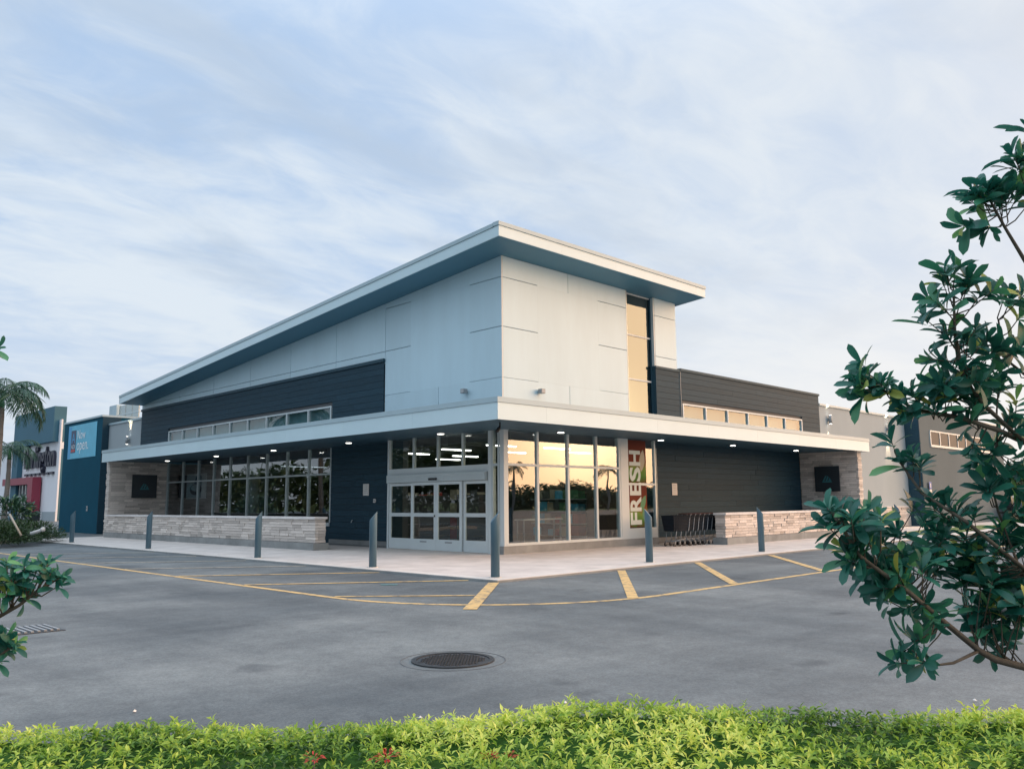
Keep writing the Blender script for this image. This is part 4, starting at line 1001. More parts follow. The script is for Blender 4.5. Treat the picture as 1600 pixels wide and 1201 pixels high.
# ------------------------------------------------------------------ clipped hedge in the foreground
hz_r = np.array([math.sin(YAW), -math.cos(YAW), 0]); hz_f = np.array([math.cos(YAW), math.sin(YAW), 0])
hb_ = CO*np.array([1, 1, 0]) + hz_f*2.0
hedge = thing('hedge', tuple(hb_), 'clipped yellow-green hedge running across the whole foreground', 'hedge')
def hz_top(s, d):
    return 0.835 + 0.004*s + 0.022*np.sin(2.3*s+0.6) + 0.012*np.sin(5.1*s+1.9+d*2) + 0.005*np.sin(11*s+d*5)
cv = []; cf = []
NS, DS = 40, 6
for i in range(NS+1):
    s = -2.6+5.2*i/NS
    for (d, lo) in ((1.15, 0), (1.18, 1), (1.8, 1), (2.41, 1), (2.44, 0)):
        p = CO*np.array([1, 1, 0]) + hz_r*s + hz_f*d; cv.append((p[0], p[1], float(hz_top(s, d)-0.036) if lo else 0.0))
for i in range(NS):
    for k in range(4): a = i*5+k; cf.append((a, a+5, a+6, a+1))
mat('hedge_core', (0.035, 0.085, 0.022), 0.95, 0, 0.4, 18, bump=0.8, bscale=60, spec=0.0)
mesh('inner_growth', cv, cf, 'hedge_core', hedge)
small = leaf_shape(3, 0.46, 2, 0.25, 0.55, 0.8)
poses, tones = [], []
def sprig(p, axis, tone, size, nl):
    a0 = rng.uniform(0, 6.28); B = frame_from(axis); up, s1, s2 = B[:, 0], B[:, 1], B[:, 2]
    for k in range(nl):
        a = a0 + k*2.4; el = rng.uniform(-0.1, 0.8) if k > 1 else rng.uniform(0.7, 1.3)
        d = (s1*math.cos(a)+s2*math.sin(a))*math.cos(el) + up*math.sin(el)
        poses.append((p - up*size*0.5*k/nl, frame_from(d, rng.normal(0, 0.3), up), size*rng.uniform(0.55, 1.25)))
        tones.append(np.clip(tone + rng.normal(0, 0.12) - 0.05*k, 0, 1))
cx_n = rng.uniform(0, 6.28, 6)
def patch(s, d): return 0.13*math.sin(4.1*s+cx_n[0]+1.5*d)+0.10*math.sin(9.7*s+cx_n[1]-4*d)+0.09*math.sin(7*d+3*s+cx_n[2])
for i in range(15500):
    s, d = rng.uniform(-2.35, 2.35), rng.uniform(1.25, 2.47)
    if i % 7 == 0: d = rng.uniform(2.3, 2.47)
    if abs(s) > 0.62*d+0.75: continue
    lay = rng.random(); zt = float(hz_top(s, d)) - (0 if lay > 0.42 else rng.uniform(0.02, 0.06))
    zt += rng.normal(0, 0.008) + (rng.uniform(0.006, 0.02) if rng.random() < 0.04 else 0)
    if d > 2.38: zt -= (d-2.38)*0.5
    ax = np.array([rng.normal(0, 0.35), rng.normal(0, 0.35), 1.0])
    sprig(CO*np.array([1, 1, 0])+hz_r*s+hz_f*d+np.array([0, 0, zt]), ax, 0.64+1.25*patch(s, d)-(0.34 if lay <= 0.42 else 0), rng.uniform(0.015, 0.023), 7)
for i in range(1500):    # far flank
    s, z = rng.uniform(-2.35, 2.35), rng.uniform(0.15, 0.76); ax = hz_f*1.0+np.array([0, 0, 0.6])+rng.normal(0, 0.3, 3)
    sprig(CO*np.array([1, 1, 0])+hz_r*s+hz_f*rng.uniform(2.44, 2.5)+np.array([0, 0, z]), ax, 0.35, rng.uniform(0.02, 0.03), 6)
V, F, k = instance_leaves(small, poses)
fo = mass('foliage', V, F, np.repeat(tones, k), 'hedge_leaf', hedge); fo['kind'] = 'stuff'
for (u, vv_, lab) in ((490, 1194, 'small red flower cluster at the hedge foot, leftmost'), (603, 1193, 'widest red flower cluster peeking out at the hedge foot'), (765, 1194, 'red flower cluster at the hedge foot below the manhole'), (793, 1195, 'rightmost small red flower cluster at the hedge foot')):
    c = at(u, vv_, 1.93); c[2] += 0.012
    t = thing('red_flower', tuple(c), lab, 'flower', 'red flower clusters in the hedge')
    ps = []
    for q in range(46 if u == 603 else 22):
        d = rng.normal(0, 1, 3); d[2] = abs(d[2]); d /= np.linalg.norm(d)
        ps.append((c+d*rng.uniform(0.004, 0.016)*np.array([2.2 if u == 603 else 1.2, 1.6, 0.8]), frame_from(d), rng.uniform(0.010, 0.016)))
    Vf, Ff, kf = instance_leaves(leaf_shape(5, 0.5, 3, 0.2, 0.3), ps); mass('petals', Vf, Ff, np.zeros(len(Vf)), 'red_flower', t)
    tube('stalk', [(c[0], c[1], c[2]-0.25), tuple(c)], 0.003, 'bark', t, 5)

# ------------------------------------------------------------------ foreground trees with big leaves
LV = [leaf_shape(20+i, 0.46, 8, 0.18, 0.22) for i in range(5)]
LM = []
for i, (sv, sf) in enumerate(LV):
    me = bpy.data.meshes.new('leaf'); me.from_pydata([tuple(x) for x in sv], [], sf); me.materials.append(MATS['big_leaf_single']); me.polygons.foreach_set('use_smooth', [True]*len(sf)); me.update(); LM.append(me)
def leafy_tree(t, trunk, branches, clusters, size, nmax=300, seed=1):
    """branches: polylines of 3-D points with radii; clusters: (centre, radius, count, outward axis)"""
    r = np.random.default_rng(seed)
    tube('trunk', *trunk, 'bark', t, 10)
    nodes = []
    for pts, rad in branches:
        tube('branch', pts, [rad*(1-0.65*i/(len(pts)-1)) for i in range(len(pts))], 'bark', t, 7)
        for a, b in zip(pts[:-1], pts[1:]):
            for q in np.linspace(0, 1, 8): nodes.append(np.array(a)*(1-q)+np.array(b)*q)
    nodes = np.array(nodes); leaves = []; twigs = []
    for (c, rad, cnt, axis) in clusters:
        c = np.array(c); axis = np.array(axis, float); axis /= np.linalg.norm(axis)
        for i in range(max(2, round(cnt*0.92))):
            d = r.normal(0, 1, 3); d /= np.linalg.norm(d)
            p = c + d*rad*r.uniform(0.15, 1.0)**0.6
            nd = nodes[np.argmin(((nodes-p+axis*0.10)**2).sum(1))]
            ax = 0.55*axis + 0.5*(p-nd)/max(1e-3, np.linalg.norm(p-nd)) + r.normal(0, 0.22, 3) + np.array([0, 0, 0.30]); ax /= np.linalg.norm(ax)
            mid = (nd*0.45+p*0.55) - ax*0.03 + np.array([0, 0, -0.01])
            twigs.append(([tuple(nd), tuple(mid), tuple(p)], [0.0032, 0.0026, 0.0018]))
            B = frame_from(ax); a0 = r.uniform(0, 6.28); nl = int(r.integers(6, 10)); young = r.random() < 0.10
            for k in range(nl):
                a = a0+k*2.399; el = 1.15-1.0*k/nl+r.normal(0, 0.15)
                dd = (B[:, 1]*math.cos(a)+B[:, 2]*math.sin(a))*math.cos(el)+ax*math.sin(el)
                lp = p-ax*(0.035*k/nl); tn = np.clip(r.normal(0.40, 0.22)+(0.5 if young else 0), 0, 1)
                leaves.append((lp, frame_from(dd, r.normal(0, 0.35), ax), size*r.uniform(0.55, 1.2)*(0.72+0.4*min(1, k/nl*1.6)), tn))
    tubes('twigs', twigs, 'bark', t, 5)['kind'] = 'stuff'
    dist = [np.linalg.norm(l[0]-CO)/l[2] for l in leaves]; order = np.argsort(dist)
    inframe = []
    for i in order:
        q = leaves[i][0]-CO; zq = q@CF; u = 800+CAMF*(q@CR)/zq; vq = 600-CAMF*(q@CU)/zq
        if -20 < u < 1620 and -20 < vq < 1220: inframe.append(i)
    single = set(inframe[:nmax]); off = np.array(OFF[t.name]); rest = [[] for _ in LV]; rt = [[] for _ in LV]
    for i, (p, M, s, tn) in enumerate(leaves):
        if i in single:
            o = bpy.data.objects.new('leaf', LM[i % 5]); link(o, t)
            mm = Matrix.Identity(4)
            for a in range(3):
                for b in range(3): mm[a][b] = M[a, b]*s
                mm[a][3] = p[a]-off[a]
            o.matrix_local = mm
        else: rest[i % 5].append((p, M, s)); rt[i % 5].append(tn)
    VV, FF, TT, base = [], [], [], 0
    for sh, ps, tn in zip(LV, rest, rt):
        if not ps: continue
        V, F, k = instance_leaves(sh, ps); VV.append(V); FF.append(F+base); TT.append(np.repeat(tn, k)); base += len(V)
    if VV:
        fo = mass('foliage', np.concatenate(VV), np.concatenate(FF), np.concatenate(TT), 'big_leaf', t); fo['kind'] = 'stuff'
DP = 3.25
A = lambda u, v_, d=0.0: tuple(at(u, v_, DP+d))
base = at(1760, 1150, 3.45); base[2] = 0.0
tr = thing('leafy_tree', tuple(base), 'dark green broad-leaved young tree filling the right edge of the foreground', 'tree')
trunk_pts = [tuple(base), tuple(at(1745, 1040, 3.45)), tuple(at(1720, 800, 3.4)), tuple(at(1700, 560, 3.4)), tuple(at(1690, 330, 3.4)), tuple(at(1686, 235, 3.4))]
BR = [([trunk_pts[1], A(1640, 1052, .1), A(1555, 1030), A(1530, 1016), A(1480, 975, -.1), A(1420, 925, -.12), A(1345, 870, -.15), A(1300, 800, -.15)], 0.017),
      ([A(1530, 1016), A(1490, 1035, -.1), A(1452, 1040, -.15), A(1425, 1015, -.15)], 0.007),
      ([A(1480, 975, -.1), A(1440, 940, .05), A(1400, 880, .1), A(1380, 840, .12)], 0.008),
      ([trunk_pts[2], A(1640, 920, .1), A(1590, 880), A(1510, 815), A(1440, 770, .1), A(1405, 720, .15)], 0.012),
      ([trunk_pts[2], A(1620, 700, .1), A(1560, 672), A(1500, 652), A(1430, 640, .1), A(1385, 612, .15), A(1345, 598, .15)], 0.013),
      ([trunk_pts[3], A(1600, 690), A(1540, 635), A(1505, 590), A(1492, 520), A(1490, 455)], 0.012),
      ([trunk_pts[3], A(1620, 600, .2), A(1570, 560, .2), A(1560, 500, .2)], 0.010),
      ([trunk_pts[4], A(1640, 470), A(1600, 405), A(1570, 355), A(1545, 310)], 0.011),
      ([trunk_pts[4], A(1640, 330), A(1605, 270), A(1590, 225)], 0.009),
      ([A(1590, 880), A(1560, 800, .1), A(1545, 740, .1), A(1558, 690, .1)], 0.006),
      ([trunk_pts[1], A(1790, 960, .3), A(1850, 880, .4)], 0.012), ([trunk_pts[2], A(1780, 720, .4), A(1850, 640, .5)], 0.012), ([trunk_pts[3], A(1760, 480, .3), A(1820, 400, .4)], 0.010), ([trunk_pts[5], A(1690, 170, .15), A(1684, 130, .15)], 0.007)]
def ax_px(dx, dy): return CR*dx - CU*dy - CF*0.25
def CL(u, v_, rp, n_, dx, dy, d=0.0): return (at(u, v_, DP+d), rp*DP/CAMF, n_, ax_px(dx, dy))
CLS = [CL(1305, 810, 34, 5, -.6, -.8, -.15), CL(1345, 815, 36, 6, -.2, -1, -.12), CL(1385, 830, 38, 7, 0, -1, 0), CL(1335, 870, 34, 6, -.7, -.4, -.12), CL(1400, 895, 50, 10, -.3, -.7, 0), CL(1370, 905, 38, 6, -.7, .3, -.1),
       CL(1445, 955, 34, 5, -.2, .4, -.1), CL(1420, 1015, 34, 6, -.8, .5, -.15), CL(1395, 925, 24, 3, -.9, .3, -.12),
       CL(1460, 880, 40, 8, -.3, -.8, .1), CL(1500, 870, 50, 12, 0, -1, .15), CL(1550, 880, 60, 16, 0, -.8, .1), CL(1590, 930, 60, 16, 0, -.5, .1), CL(1520, 940, 55, 14, -.2, -.4, .15), CL(1570, 990, 45, 9, .2, .3, .1), CL(1620, 850, 60, 10, .2, -.5, .1),
       CL(1405, 700, 26, 2, -.5, -.9, .15), CL(1425, 735, 28, 3, -.3, -.6, .15), CL(1455, 800, 26, 4, -.2, -.9, .1), CL(1505, 800, 24, 3, 0, -1, .05), CL(1470, 830, 26, 3, -.3, -.2, .1),
       CL(1345, 592, 30, 6, -.9, -.3, .15), CL(1370, 600, 20, 3, -.5, -.7, .15), CL(1420, 630, 26, 4, -.4, .1, .1), CL(1465, 615, 36, 6, -.3, -.6, .05), CL(1510, 640, 40, 6, 0, -.3, .05), CL(1560, 640, 44, 7, .1, -.5, .05), CL(1530, 700, 40, 5, -.1, .5, .1), CL(1590, 700, 42, 5, .2, .2, .1), CL(1575, 740, 34, 3, 0, .3, .1),
       CL(1490, 440, 34, 5, -.2, -1), CL(1462, 480, 30, 4, -.9, -.4), CL(1535, 460, 34, 4, .3, -.9), CL(1500, 520, 42, 6, -.3, -.2), CL(1480, 570, 38, 6, -.7, .1), CL(1545, 540, 40, 6, .3, -.3, .1), CL(1590, 480, 40, 4, .5, -.7, .1), CL(1530, 590, 40, 6, 0, .2), CL(1595, 580, 46, 6, .3, -.1, .1),
       CL(1535, 300, 28, 4, -.7, -.6), CL(1560, 320, 32, 5, -.2, -.4), CL(1525, 345, 22, 3, -.9, .3), CL(1590, 310, 34, 4, .3, -.5), CL(1590, 245, 26, 4, -.3, -.9), CL(1620, 200, 40, 4, .1, -1),
       CL(1545, 770, 26, 2, -.1, -.6, .1), CL(1590, 800, 34, 5, .3, -.2, .1), CL(1700, 560, 70, 9, .4, -.2, .1), CL(1700, 760, 70, 6, .4, 0, .1), CL(1700, 380, 70, 7, .3, -.5, .1), CL(1680, 980, 60, 10, .4, .1, .1), CL(1830, 890, 70, 14, .6, -.6, .4), CL(1830, 660, 75, 14, .6, -.6, .45), CL(1800, 430, 70, 12, .6, -.7, .4), CL(1690, 170, 50, 10, 0, -1, .15), CL(1750, 300, 60, 8, .4, -.6, .2)]
leafy_tree(tr, (trunk_pts, [0.045, 0.042, 0.036, 0.030, 0.022, 0.012]), BR, CLS, 0.104, 300, 3)
# the same kind of tree leaning in from the left
DP = 3.1
base2 = at(-190, 1150, 3.3); base2[2] = 0.0
tl = thing('leafy_tree', tuple(base2), 'dark green leafy branch tips of a young tree at the lower left edge', 'tree')
tp2 = [tuple(base2), tuple(at(-180, 1020, 3.3)), tuple(at(-170, 800, 3.3)), tuple(at(-160, 560, 3.3))]
BR2 = [([tp2[1], A(-60, 985, .1), A(0, 962), A(30, 945), A(60, 922), A(85, 905)], 0.010), ([tp2[1], A(-60, 1040, .1), A(-10, 1030), A(20, 1010)], 0.007), ([tp2[3], A(-60, 570, .1), A(-14, 552)], 0.007)]
CLS2 = [CL(15, 890, 26, 6, .2, -1), CL(45, 900, 26, 6, .4, -.9), CL(72, 890, 20, 5, .6, -.7), CL(85, 910, 16, 3, .9, -.2), CL(30, 925, 24, 5, .5, 0), CL(-5, 920, 34, 6, 0, -.5), CL(18, 1000, 22, 4, .7, -.2), CL(0, 1015, 22, 4, .4, .1), CL(-18, 548, 16, 3, .9, -.2), CL(-80, 900, 70, 8, -.2, -.6), CL(-110, 620, 90, 8, -.2, -.6)]
leafy_tree(tl, (tp2, [0.035, 0.032, 0.028, 0.018]), BR2, CLS2, 0.064, 300, 9)

# ------------------------------------------------------------------ palms, shrubs and staking on the left
def palm(base, H_, label, crown, nf, fl_, seed, r0=0.14):
    r = np.random.default_rng(seed); b = np.array(base)
    t = thing('palm_tree', tuple(b), label, 'palm')
    n_ = 14; pts = [tuple(b+np.array([0.12*math.sin(i/n_*2), 0.05*i/n_, H_*i/n_])) for i in range(n_+1)]
    tube('trunk', pts, [r0*(1.25-0.45*min(1, i/n_*1.2))*(1.06 if i % 2 else 0.97) for i in range(n_+1)], 'palm_trunk', t, 12)
    top = np.array(pts[-1]); tube('crown_shaft', [tuple(top), tuple(top+np.array([0, 0, crown]))], [r0*0.85, r0*0.4], 'carton_green', t, 10); top = top+np.array([0, 0, crown*0.8])
    lf = leaf_shape(40, 0.075, 3, 0.1, 0.5, 0.8)
    for i in range(nf):
        a = i*2.4+r.uniform(-.3, .3); el = R_(72)-R_(70)*(i/nf)+r.normal(0, .08); L_ = fl_*r.uniform(0.85, 1.1); pos = []; p = top.copy(); ang = el
        ps = []; K = 22; spine = [tuple(p)]
        for k in range(K):
            ang -= R_(4.6+2.0*k/K)*(1.0 if el > 0.3 else 0.8)
            d = np.array([math.cos(a)*math.cos(ang), math.sin(a)*math.cos(ang), math.sin(ang)]); p = p+d*L_/K; spine.append(tuple(p))
            if k < 3: continue
            side = np.array([-math.sin(a), math.cos(a), 0])
            ll = L_*0.30*math.sin(math.pi*(0.12+0.84*k/K))**0.7
            for s in (-1, 1):
                for sub in (0, 0.5):
                    dd = side*s*0.8+d*0.55+np.array([0, 0, -0.35+0.5*r.random()*0.5]); ps.append((p-d*L_/K*sub, frame_from(dd, r.normal(0, .4)), ll*r.uniform(.8, 1.1)))
        V, F, k_ = instance_leaves(lf, ps); kk = len(V); sv, sf = tube_data(spine[::3], 0.018, 4)
        allv = np.concatenate([V, np.array([tuple(q) for q in sv])]); sfq = [q for q in sf if len(q) == 4]
        mass('frond', allv, np.concatenate([F, np.array(sfq)+kk]), np.concatenate([np.repeat(r.uniform(0, 1, len(ps)), k_), np.full(len(sv), 0.5)]), 'palm_leaf', t)
pb = at(5, 800, 44); pb[2] = 0.0
palm(pb, 3.9, 'shorter palm in front of the white shop with the dark lettering', 0.6, 13, 1.75, 2, 0.13)
pa = at(-14, 800, 34); pa[2] = 0.0
palm(pa, 5.5, 'taller palm cut by the left edge of the picture', 0.7, 24, 2.2, 5, 0.13)
def bush(name, label, c, rad, n_, size, mt, seed, cat='shrub', shape=None, upright=0.5):
    r = np.random.default_rng(seed); c = np.array(c); t = thing(name, (c[0], c[1], 0.08), label, cat); ps = []; st = []
    for i in range(n_):
        d = r.normal(0, 1, 3); d[2] = abs(d[2]); d /= np.linalg.norm(d); p = c+np.array(rad)*d*r.uniform(0.45, 1.0)
        dd = d+np.array([0, 0, upright])+r.normal(0, .4, 3); ps.append((p, frame_from(dd, r.normal(0, .5)), size*r.uniform(.6, 1.2)))
    for i in range(7):
        d = r.normal(0, 1, 3); d[2] = abs(d[2])+.5; d /= np.linalg.norm(d); st.append(([(c[0], c[1], 0.06), tuple(c+np.array(rad)*d*0.8)], 0.015))
    tubes('stems', st, 'bark', t, 5)
    V, F, k = instance_leaves(shape or leaf_shape(50, 0.4, 3, 0.2, 0.4), ps); o = mass('foliage', V, F, np.repeat(r.uniform(0, 1, n_), k), mt, t); o['kind'] = 'stuff'
cb = at(18, 800, 38); bush('leafy_shrub', 'bright leafy shrub in the bed under the palms', (cb[0], cb[1], 0.9), (1.0, 1.0, 0.95), 420, 0.36, 'shrub_leaf', 4, upright=0.2)
cb = at(-8, 825, 31); bush('dark_shrub', 'low dark clipped shrub nearest the left picture edge in the bed', (cb[0], cb[1], 0.08), (1.6, 1.6, 0.80), 4200, 0.15, 'tree_leaf', 6)
cb = at(40, 825, 34); bush('dark_shrub', 'low dark clipped shrub beside the white pipe in the bed', (cb[0], cb[1], 0.08), (1.5, 1.7, 0.78), 4200, 0.15, 'tree_leaf', 7)
p0, p1 = at(15, 803, 30), at(33, 836, 29.5)
t = thing('tree_stake', tuple(p1), 'pale diagonal tree stake leaning over the dark shrubs', 'stake'); tube('pole', [tuple(p0), tuple(p1)], 0.035, 'wood_stake', t); tube('tie', [tuple(p0+np.array([-.05, 0, 0])), tuple(p0+np.array([.1, .1, 0.02]))], 0.012, 'black', t)
p0, p1, p2 = at(48, 833, 29.5), at(58, 830, 29.5), at(66, 827, 29.4)
t = thing('drain_pipe', tuple(p0), 'short white pipe lying beside the dark shrub', 'pipe'); tube('pipe', [tuple(p0), tuple(p1), tuple(p2)], 0.055, 'white_pipe', t, 10); tube('elbow', [tuple(p2), tuple(p2+(p2-p1)*0.25)], 0.08, 'white_pipe', t, 10)

# ------------------------------------------------------------------ manhole, drain
mc = (-10.98, -10.6)
t = thing('manhole', (mc[0], mc[1], G), 'round dark iron manhole cover in the middle of the asphalt', 'manhole')
def ring(name, r0, r1, z0, z1, mt, n_=48):
    v = []; f = []
    for (r, z) in ((r0, z0), (r0, z1), (r1, z1), (r1, z0)):
        for k in range(n_): a = 2*math.pi*k/n_; v.append((mc[0]+r*math.cos(a), mc[1]+r*math.sin(a), z))
    for j in range(3):
        for k in range(n_): f.append((j*n_+k, j*n_+(k+1) % n_, (j+1)*n_+(k+1) % n_, (j+1)*n_+k))
    return mesh(name, v, f, mt, t)
ring('outer_joint', 0.500, 0.488, G+0.001, G+0.003, 'seam'); ring('frame', 0.392, 0.345, G+0.001, G+0.012, 'iron')
lid = disc('lid', (mc[0], mc[1], G+0.001), 0.340, 0.005, 'iron', t, 48)
studs = []
for i in range(-7, 8):
    for j in range(-7, 8):
        x, y = i*0.040, j*0.040
        if x*x+y*y < 0.29**2: studs.append(((mc[0]+x-0.012, mc[1]+y-0.012, G+0.0062), (mc[0]+x+0.012, mc[1]+y+0.012, G+0.011)))
boxes('raised_studs', studs, 'iron', t)
for a in (0.6, 2.7, 4.8): box('pick_slot', (mc[0]+0.315*math.cos(a)-0.02, mc[1]+0.315*math.sin(a)-0.02, G+0.0062), (mc[0]+0.315*math.cos(a)+0.02, mc[1]+0.315*math.sin(a)+0.02, G+0.0085), 'black', t)
dv = at(40, 983, 1.47*CAMF/(983-791)); mc2 = (dv[0], dv[1])
t = thing('storm_grate', (mc2[0], mc2[1], G), 'iron drain grate half hidden by the left branch', 'grate')
box('frame', (mc2[0]-0.34, mc2[1]-0.34, G+0.001), (mc2[0]+0.34, mc2[1]+0.34, G+0.008), 'iron', t)
for i in range(9): box('bar', (mc2[0]-0.30+i*0.07, mc2[1]-0.29, G+0.0085), (mc2[0]-0.27+i*0.07, mc2[1]+0.29, G+0.024), 'lamp_housing', t)

# ------------------------------------------------------------------ far right: accessible parking signs, vehicles, trees
def hsign(u, v_, d, label):
    p = at(u, v_, d); t = thing('parking_sign', (p[0], p[1], 0), label, 'sign', 'blue and white parking signs')
    tube('post', [(p[0], p[1], 0), (p[0], p[1], 2.2)], 0.03, 'lamp_housing', t)
    B = lambda z0, z1, mt, nm: box(nm, (p[0]-0.16, p[1]-0.045, z0), (p[0]+0.16, p[1]-0.033, z1), mt, t)
    B(1.92, 2.30, 'hand_blue', 'blue_plate'); B(1.60, 1.90, 'paper', 'white_plate')
    box('symbol', (p[0]-0.05, p[1]-0.049, 2.0), (p[0]+0.05, p[1]-0.0455, 2.22), 'paper', t)
hsign(1455, 790, 44, 'blue and white parking sign on a post before the grey end block, left one'); hsign(1506, 790, 50, 'blue and white parking sign on a post before the grey end block, right one')
def vehicle(p, rz, label, paintm, pickup=False):
    t = thing('parked_car', (p[0], p[1], 0), label, 'car', 'vehicles parked far right'); t.rotation_euler.z = rz
    prof = [(-2.4, 0.42), (-2.45, 0.75), (-2.3, 0.95), (-1.25, 1.02), (-0.55, 1.52), (0.75, 1.55), (1.05, 1.05), (2.3, 1.02), (2.4, 0.8), (2.4, 0.42)] if pickup else \
           [(-2.2, 0.35), (-2.25, 0.65), (-2.1, 0.82), (-1.15, 0.92), (-0.5, 1.38), (0.85, 1.42), (1.6, 1.0), (2.15, 0.95), (2.25, 0.6), (2.2, 0.35)]
    n_ = len(prof); v = []
    for s, ins in ((-0.88, 0), (0.88, 0)):
        for (x, z) in prof: v.append((x, s*(0.80 if z > 1.2 else 1.0), z))
    f = [tuple(range(n_)), tuple(range(n_, 2*n_))[::-1]] + [(k, n_+k, n_+(k+1) % n_, (k+1) % n_) for k in range(n_)]
    O0 = OFF[t.name]; OFF[t.name] = Vector((0, 0, 0))
    mesh('body', v, f, paintm, t)
    x1 = 0.70 if pickup else 1.2
    for s in (-1, 1): mesh('side_window', [(-1.0, s*0.865, 1.06), (x1, s*0.865, 1.06), (x1-0.15, s*0.735, 1.44 if pickup else 1.34), (-0.5, s*0.735, 1.44 if pickup else 1.34)], [(0, 1, 2, 3)], 'car_glass', t)
    mesh('windscreen', [(-1.2, -0.72, 1.06), (-1.2, 0.72, 1.06), (-0.62, 0.62, 1.48), (-0.62, -0.62, 1.48)] if pickup else [(-1.12, -0.75, 0.97), (-1.12, 0.75, 0.97), (-0.56, 0.62, 1.36), (-0.56, -0.62, 1.36)], [(0, 1, 2, 3)], 'car_glass', t)
    for x in (-1.45, 1.4):
        for s in (-1, 1): wl = tube('wheel', [(x, s*0.70, 0.33), (x, s*0.90, 0.33)], 0.34, 'rubber', t, 16, False); tube('hub', [(x, s*0.895, 0.33), (x, s*0.91, 0.33)], 0.19, 'car_silver', t, 10, False)
    for s in (-1, 1): box('headlight', (-2.46 if pickup else -2.27, s*0.62-0.16, 0.66), (-2.40 if pickup else -2.19, s*0.62+0.16, 0.80), 'paper', t)
    OFF[t.name] = O0
for (u, d, rz, lab, pm, pk) in ((1582, 78, 0.9, 'white pickup truck parked far behind the right tree', 'car_white', True), (1600, 52, 0.5, 'dark car parked at the right picture edge behind the leaves', 'car_dark', False), (1556, 104, 0.9, 'silver car parked farthest back past the grey block', 'car_silver', False), (1640, 84, 0.9, 'silver car beside the white pickup, mostly beyond the right edge', 'car_silver', False)):
    p = at(u, 785, d); p[2] = 0; vehicle(p, rz, lab, pm, pk)
p = at(1573, 800, 40); t = thing('yellow_marker', (p[0], p[1], 0), 'yellow rounded marker post standing in the grass behind the tree', 'post')
tube('body', [(p[0], p[1], 0), (p[0], p[1], 0.5), (p[0], p[1], 0.62)], [0.17, 0.17, 0.08], 'yellow_box', t, 12); disc('foot', (p[0], p[1], 0.0), 0.22, 0.05, 'rust_brown', t, 12)
# crowns shared by the far trees and the row across the street (seen in the glass)
def crown_mesh(seed, n_=1500, size=0.42):
    r = np.random.default_rng(seed); ps = []
    cl = [(r.normal(0, 1, 3)*np.array([0.55, 0.55, 0.30]), r.uniform(0.35, 0.6)) for _ in range(11)]
    for i in range(n_):
        c, rad = cl[i % 11]; d = r.normal(0, 1, 3); d /= np.linalg.norm(d); ps.append((c+d*rad*r.uniform(.6, 1), frame_from(d+r.normal(0, .6, 3), r.normal(0, .6)), size*0.4*r.uniform(.6, 1.3)))
    V, F, k = instance_leaves(leaf_shape(60, 0.55, 3, .2, .3), ps); o = mass('tmp', V, F, np.repeat(r.uniform(0, 1, n_), k), 'tree_leaf'); me = o.data; bpy.data.objects.remove(o); return me
CM = [crown_mesh(i) for i in (1, 2, 3)]
tv, tf = tube_data([(0, 0, 0), (0.05, 0, 0.5), (0, 0.05, 1.0)], [0.10, 0.07, 0.03], 8); TM = bpy.data.meshes.new('trunk'); TM.from_pydata([tuple(q) for q in tv], [], tf); TM.materials.append(MATS['bark']); TM.update()
def far_tree(x, y, h, wd, label, i):
    t = thing('tree', (x, y, 0), label, 'tree', 'background trees')
    o = bpy.data.objects.new('trunk', TM); COL.objects.link(o); o.parent = t; o.scale = (h*0.35, h*0.35, h*0.6)
    o = bpy.data.objects.new('crown', CM[i % 3]); COL.objects.link(o); o.parent = t; o.location = (0, 0, h*0.62); o.scale = (wd*0.62, wd*0.62, h*0.40); o.rotation_euler.z = i*1.3
for i, (u, d, h, wd) in enumerate(((1560, 150, 7, 8), (1600, 135, 8, 8), (1640, 150, 9, 10), (1545, 170, 7, 9), (-30, 150, 9, 9))):
    p = at(u, 790, d); far_tree(p[0], p[1], h, wd, ['round tree far behind the parking, just right of the grey block', 'round tree far behind the white pickup', 'round tree far off beyond the right picture edge', 'round tree farthest off beside the grey block', 'round tree far off beyond the left picture edge'][i], i)
LB = ['across the street']
rowR = [(48, -78, 5.2), (60, -85, 4.8), (72, -80, 5.0), (84, -92, 5.4), (97, -85, 4.6), (112, -95, 5.6), (128, -92, 5.2), (30, -82, 5.2), (144, -100, 5.6)]
for i, (x, y, h) in enumerate(rowR): far_tree(x, y, h, h*1.35, 'street tree behind the viewer, %s of the row mirrored in the right glass' % ORD[i], i)
rowL = [(-33, 8, 8.5), (-38, 22, 7.4), (-31, 33, 7.4), (-40, 44, 9.5), (-34, 55, 9.5), (-44, 66, 11.0)]
for i, (x, y, h) in enumerate(rowL): far_tree(x, y, h, h*0.95, 'street tree left of the lot, %s of the row mirrored in left glass' % ORD[i], i+1)
palm((62, -62, 0), 5.2, 'palm across the lot behind the viewer, mirrored in the corner glass', 0.7, 13, 2.4, 21, 0.16)
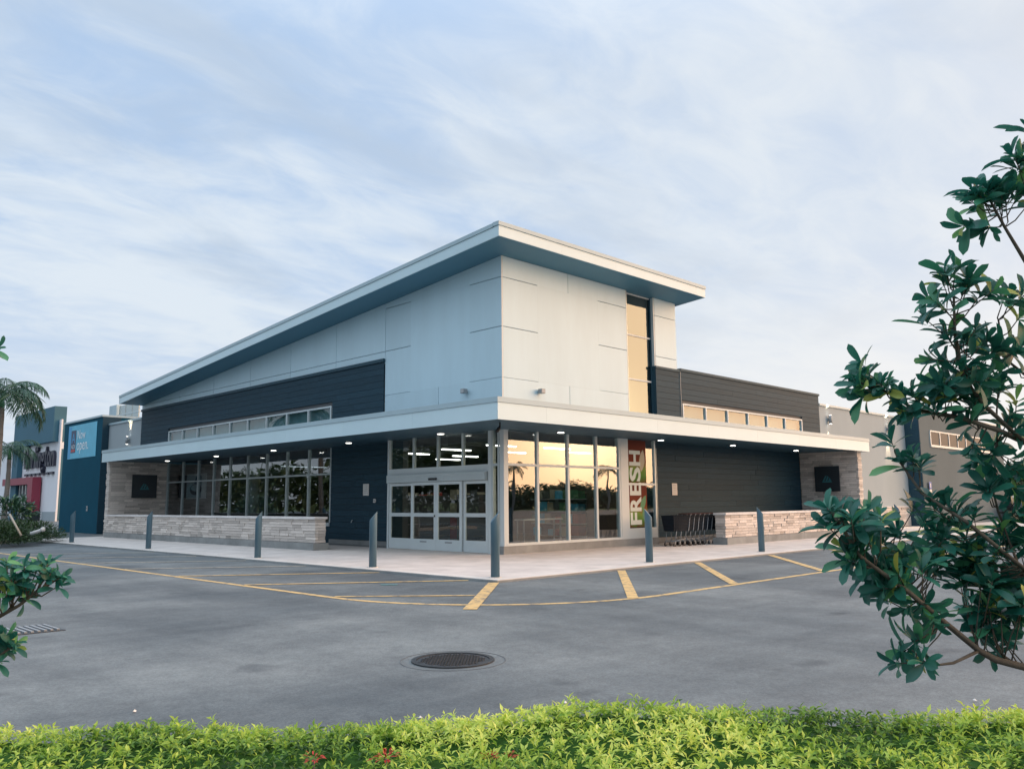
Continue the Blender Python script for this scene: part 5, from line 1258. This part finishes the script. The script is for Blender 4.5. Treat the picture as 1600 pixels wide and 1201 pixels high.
palm((92, -70, 0), 6.0, 'taller palm across the lot behind the viewer, mirrored beside the sunset', 0.7, 13, 2.6, 22, 0.16)

def belt(label, p0, p1, h, n_, seed):
    r = np.random.default_rng(seed); p0, p1 = np.array(p0), np.array(p1); ps = []
    for i in range(n_):
        q = r.random(); hh = h*(0.88+0.10*math.sin(q*31)+0.08*math.sin(q*77)); c = p0+(p1-p0)*q
        ps.append((np.array([c[0]+r.normal(0, 1.2), c[1]+r.normal(0, 1.2), hh*r.random()**0.7]), frame_from(r.normal(0, 1, 3)), r.uniform(0.9, 1.7)))
    V, F, k = instance_leaves(leaf_shape(61, 0.6, 3, .2, .3), ps); o = mass('tree_belt', V, F, np.repeat(r.uniform(0, 1, n_), k), 'tree_leaf'); o['kind'] = 'stuff'; o['label'] = label; o['category'] = 'trees'
belt('dense belt of low trees behind the viewer, mirrored in the right glass', (0, -72), (170, -110), 4.5, 9000, 31)
belt('dense belt of low trees left of the lot, mirrored in the left glass', (-46, -10), (-62, 260), 7.5, 15000, 32)

# a few scraps of litter on the asphalt
for (u, v_, lab) in ((210, 1112, 'tiny white paper scrap on the asphalt above the left part of the hedge'), (657, 1122, 'tiny white paper scrap on the asphalt above the middle of the hedge'), (883, 1098, 'tiny white paper scrap on the asphalt below the manhole, right of it'), (1523, 1095, 'tiny white paper scrap on the asphalt under the right tree'), (905, 892, 'small white litter at the pavement edge right of the corner bollard')):
    d = at(u, v_, 1.0)-CO; q = CO+d*((G+0.004-CO[2])/d[2]); r = random.Random(u)
    t = thing('paper_scrap', tuple(q), lab, 'litter'); k_ = 0.020 if u != 905 else 0.09
    pv = [(q[0]+k_*r.uniform(.6, 1)*math.cos(a), q[1]+k_*r.uniform(.6, 1)*math.sin(a), q[2]+r.uniform(0.001, 0.012)) for a in (0, 1.2, 2.5, 3.8, 5.1)]
    mesh('crumpled_sheet', pv+[(q[0], q[1], q[2]+0.02)], [(0, 1, 5), (1, 2, 5), (2, 3, 5), (3, 4, 5), (4, 0, 5)], 'paper', t)
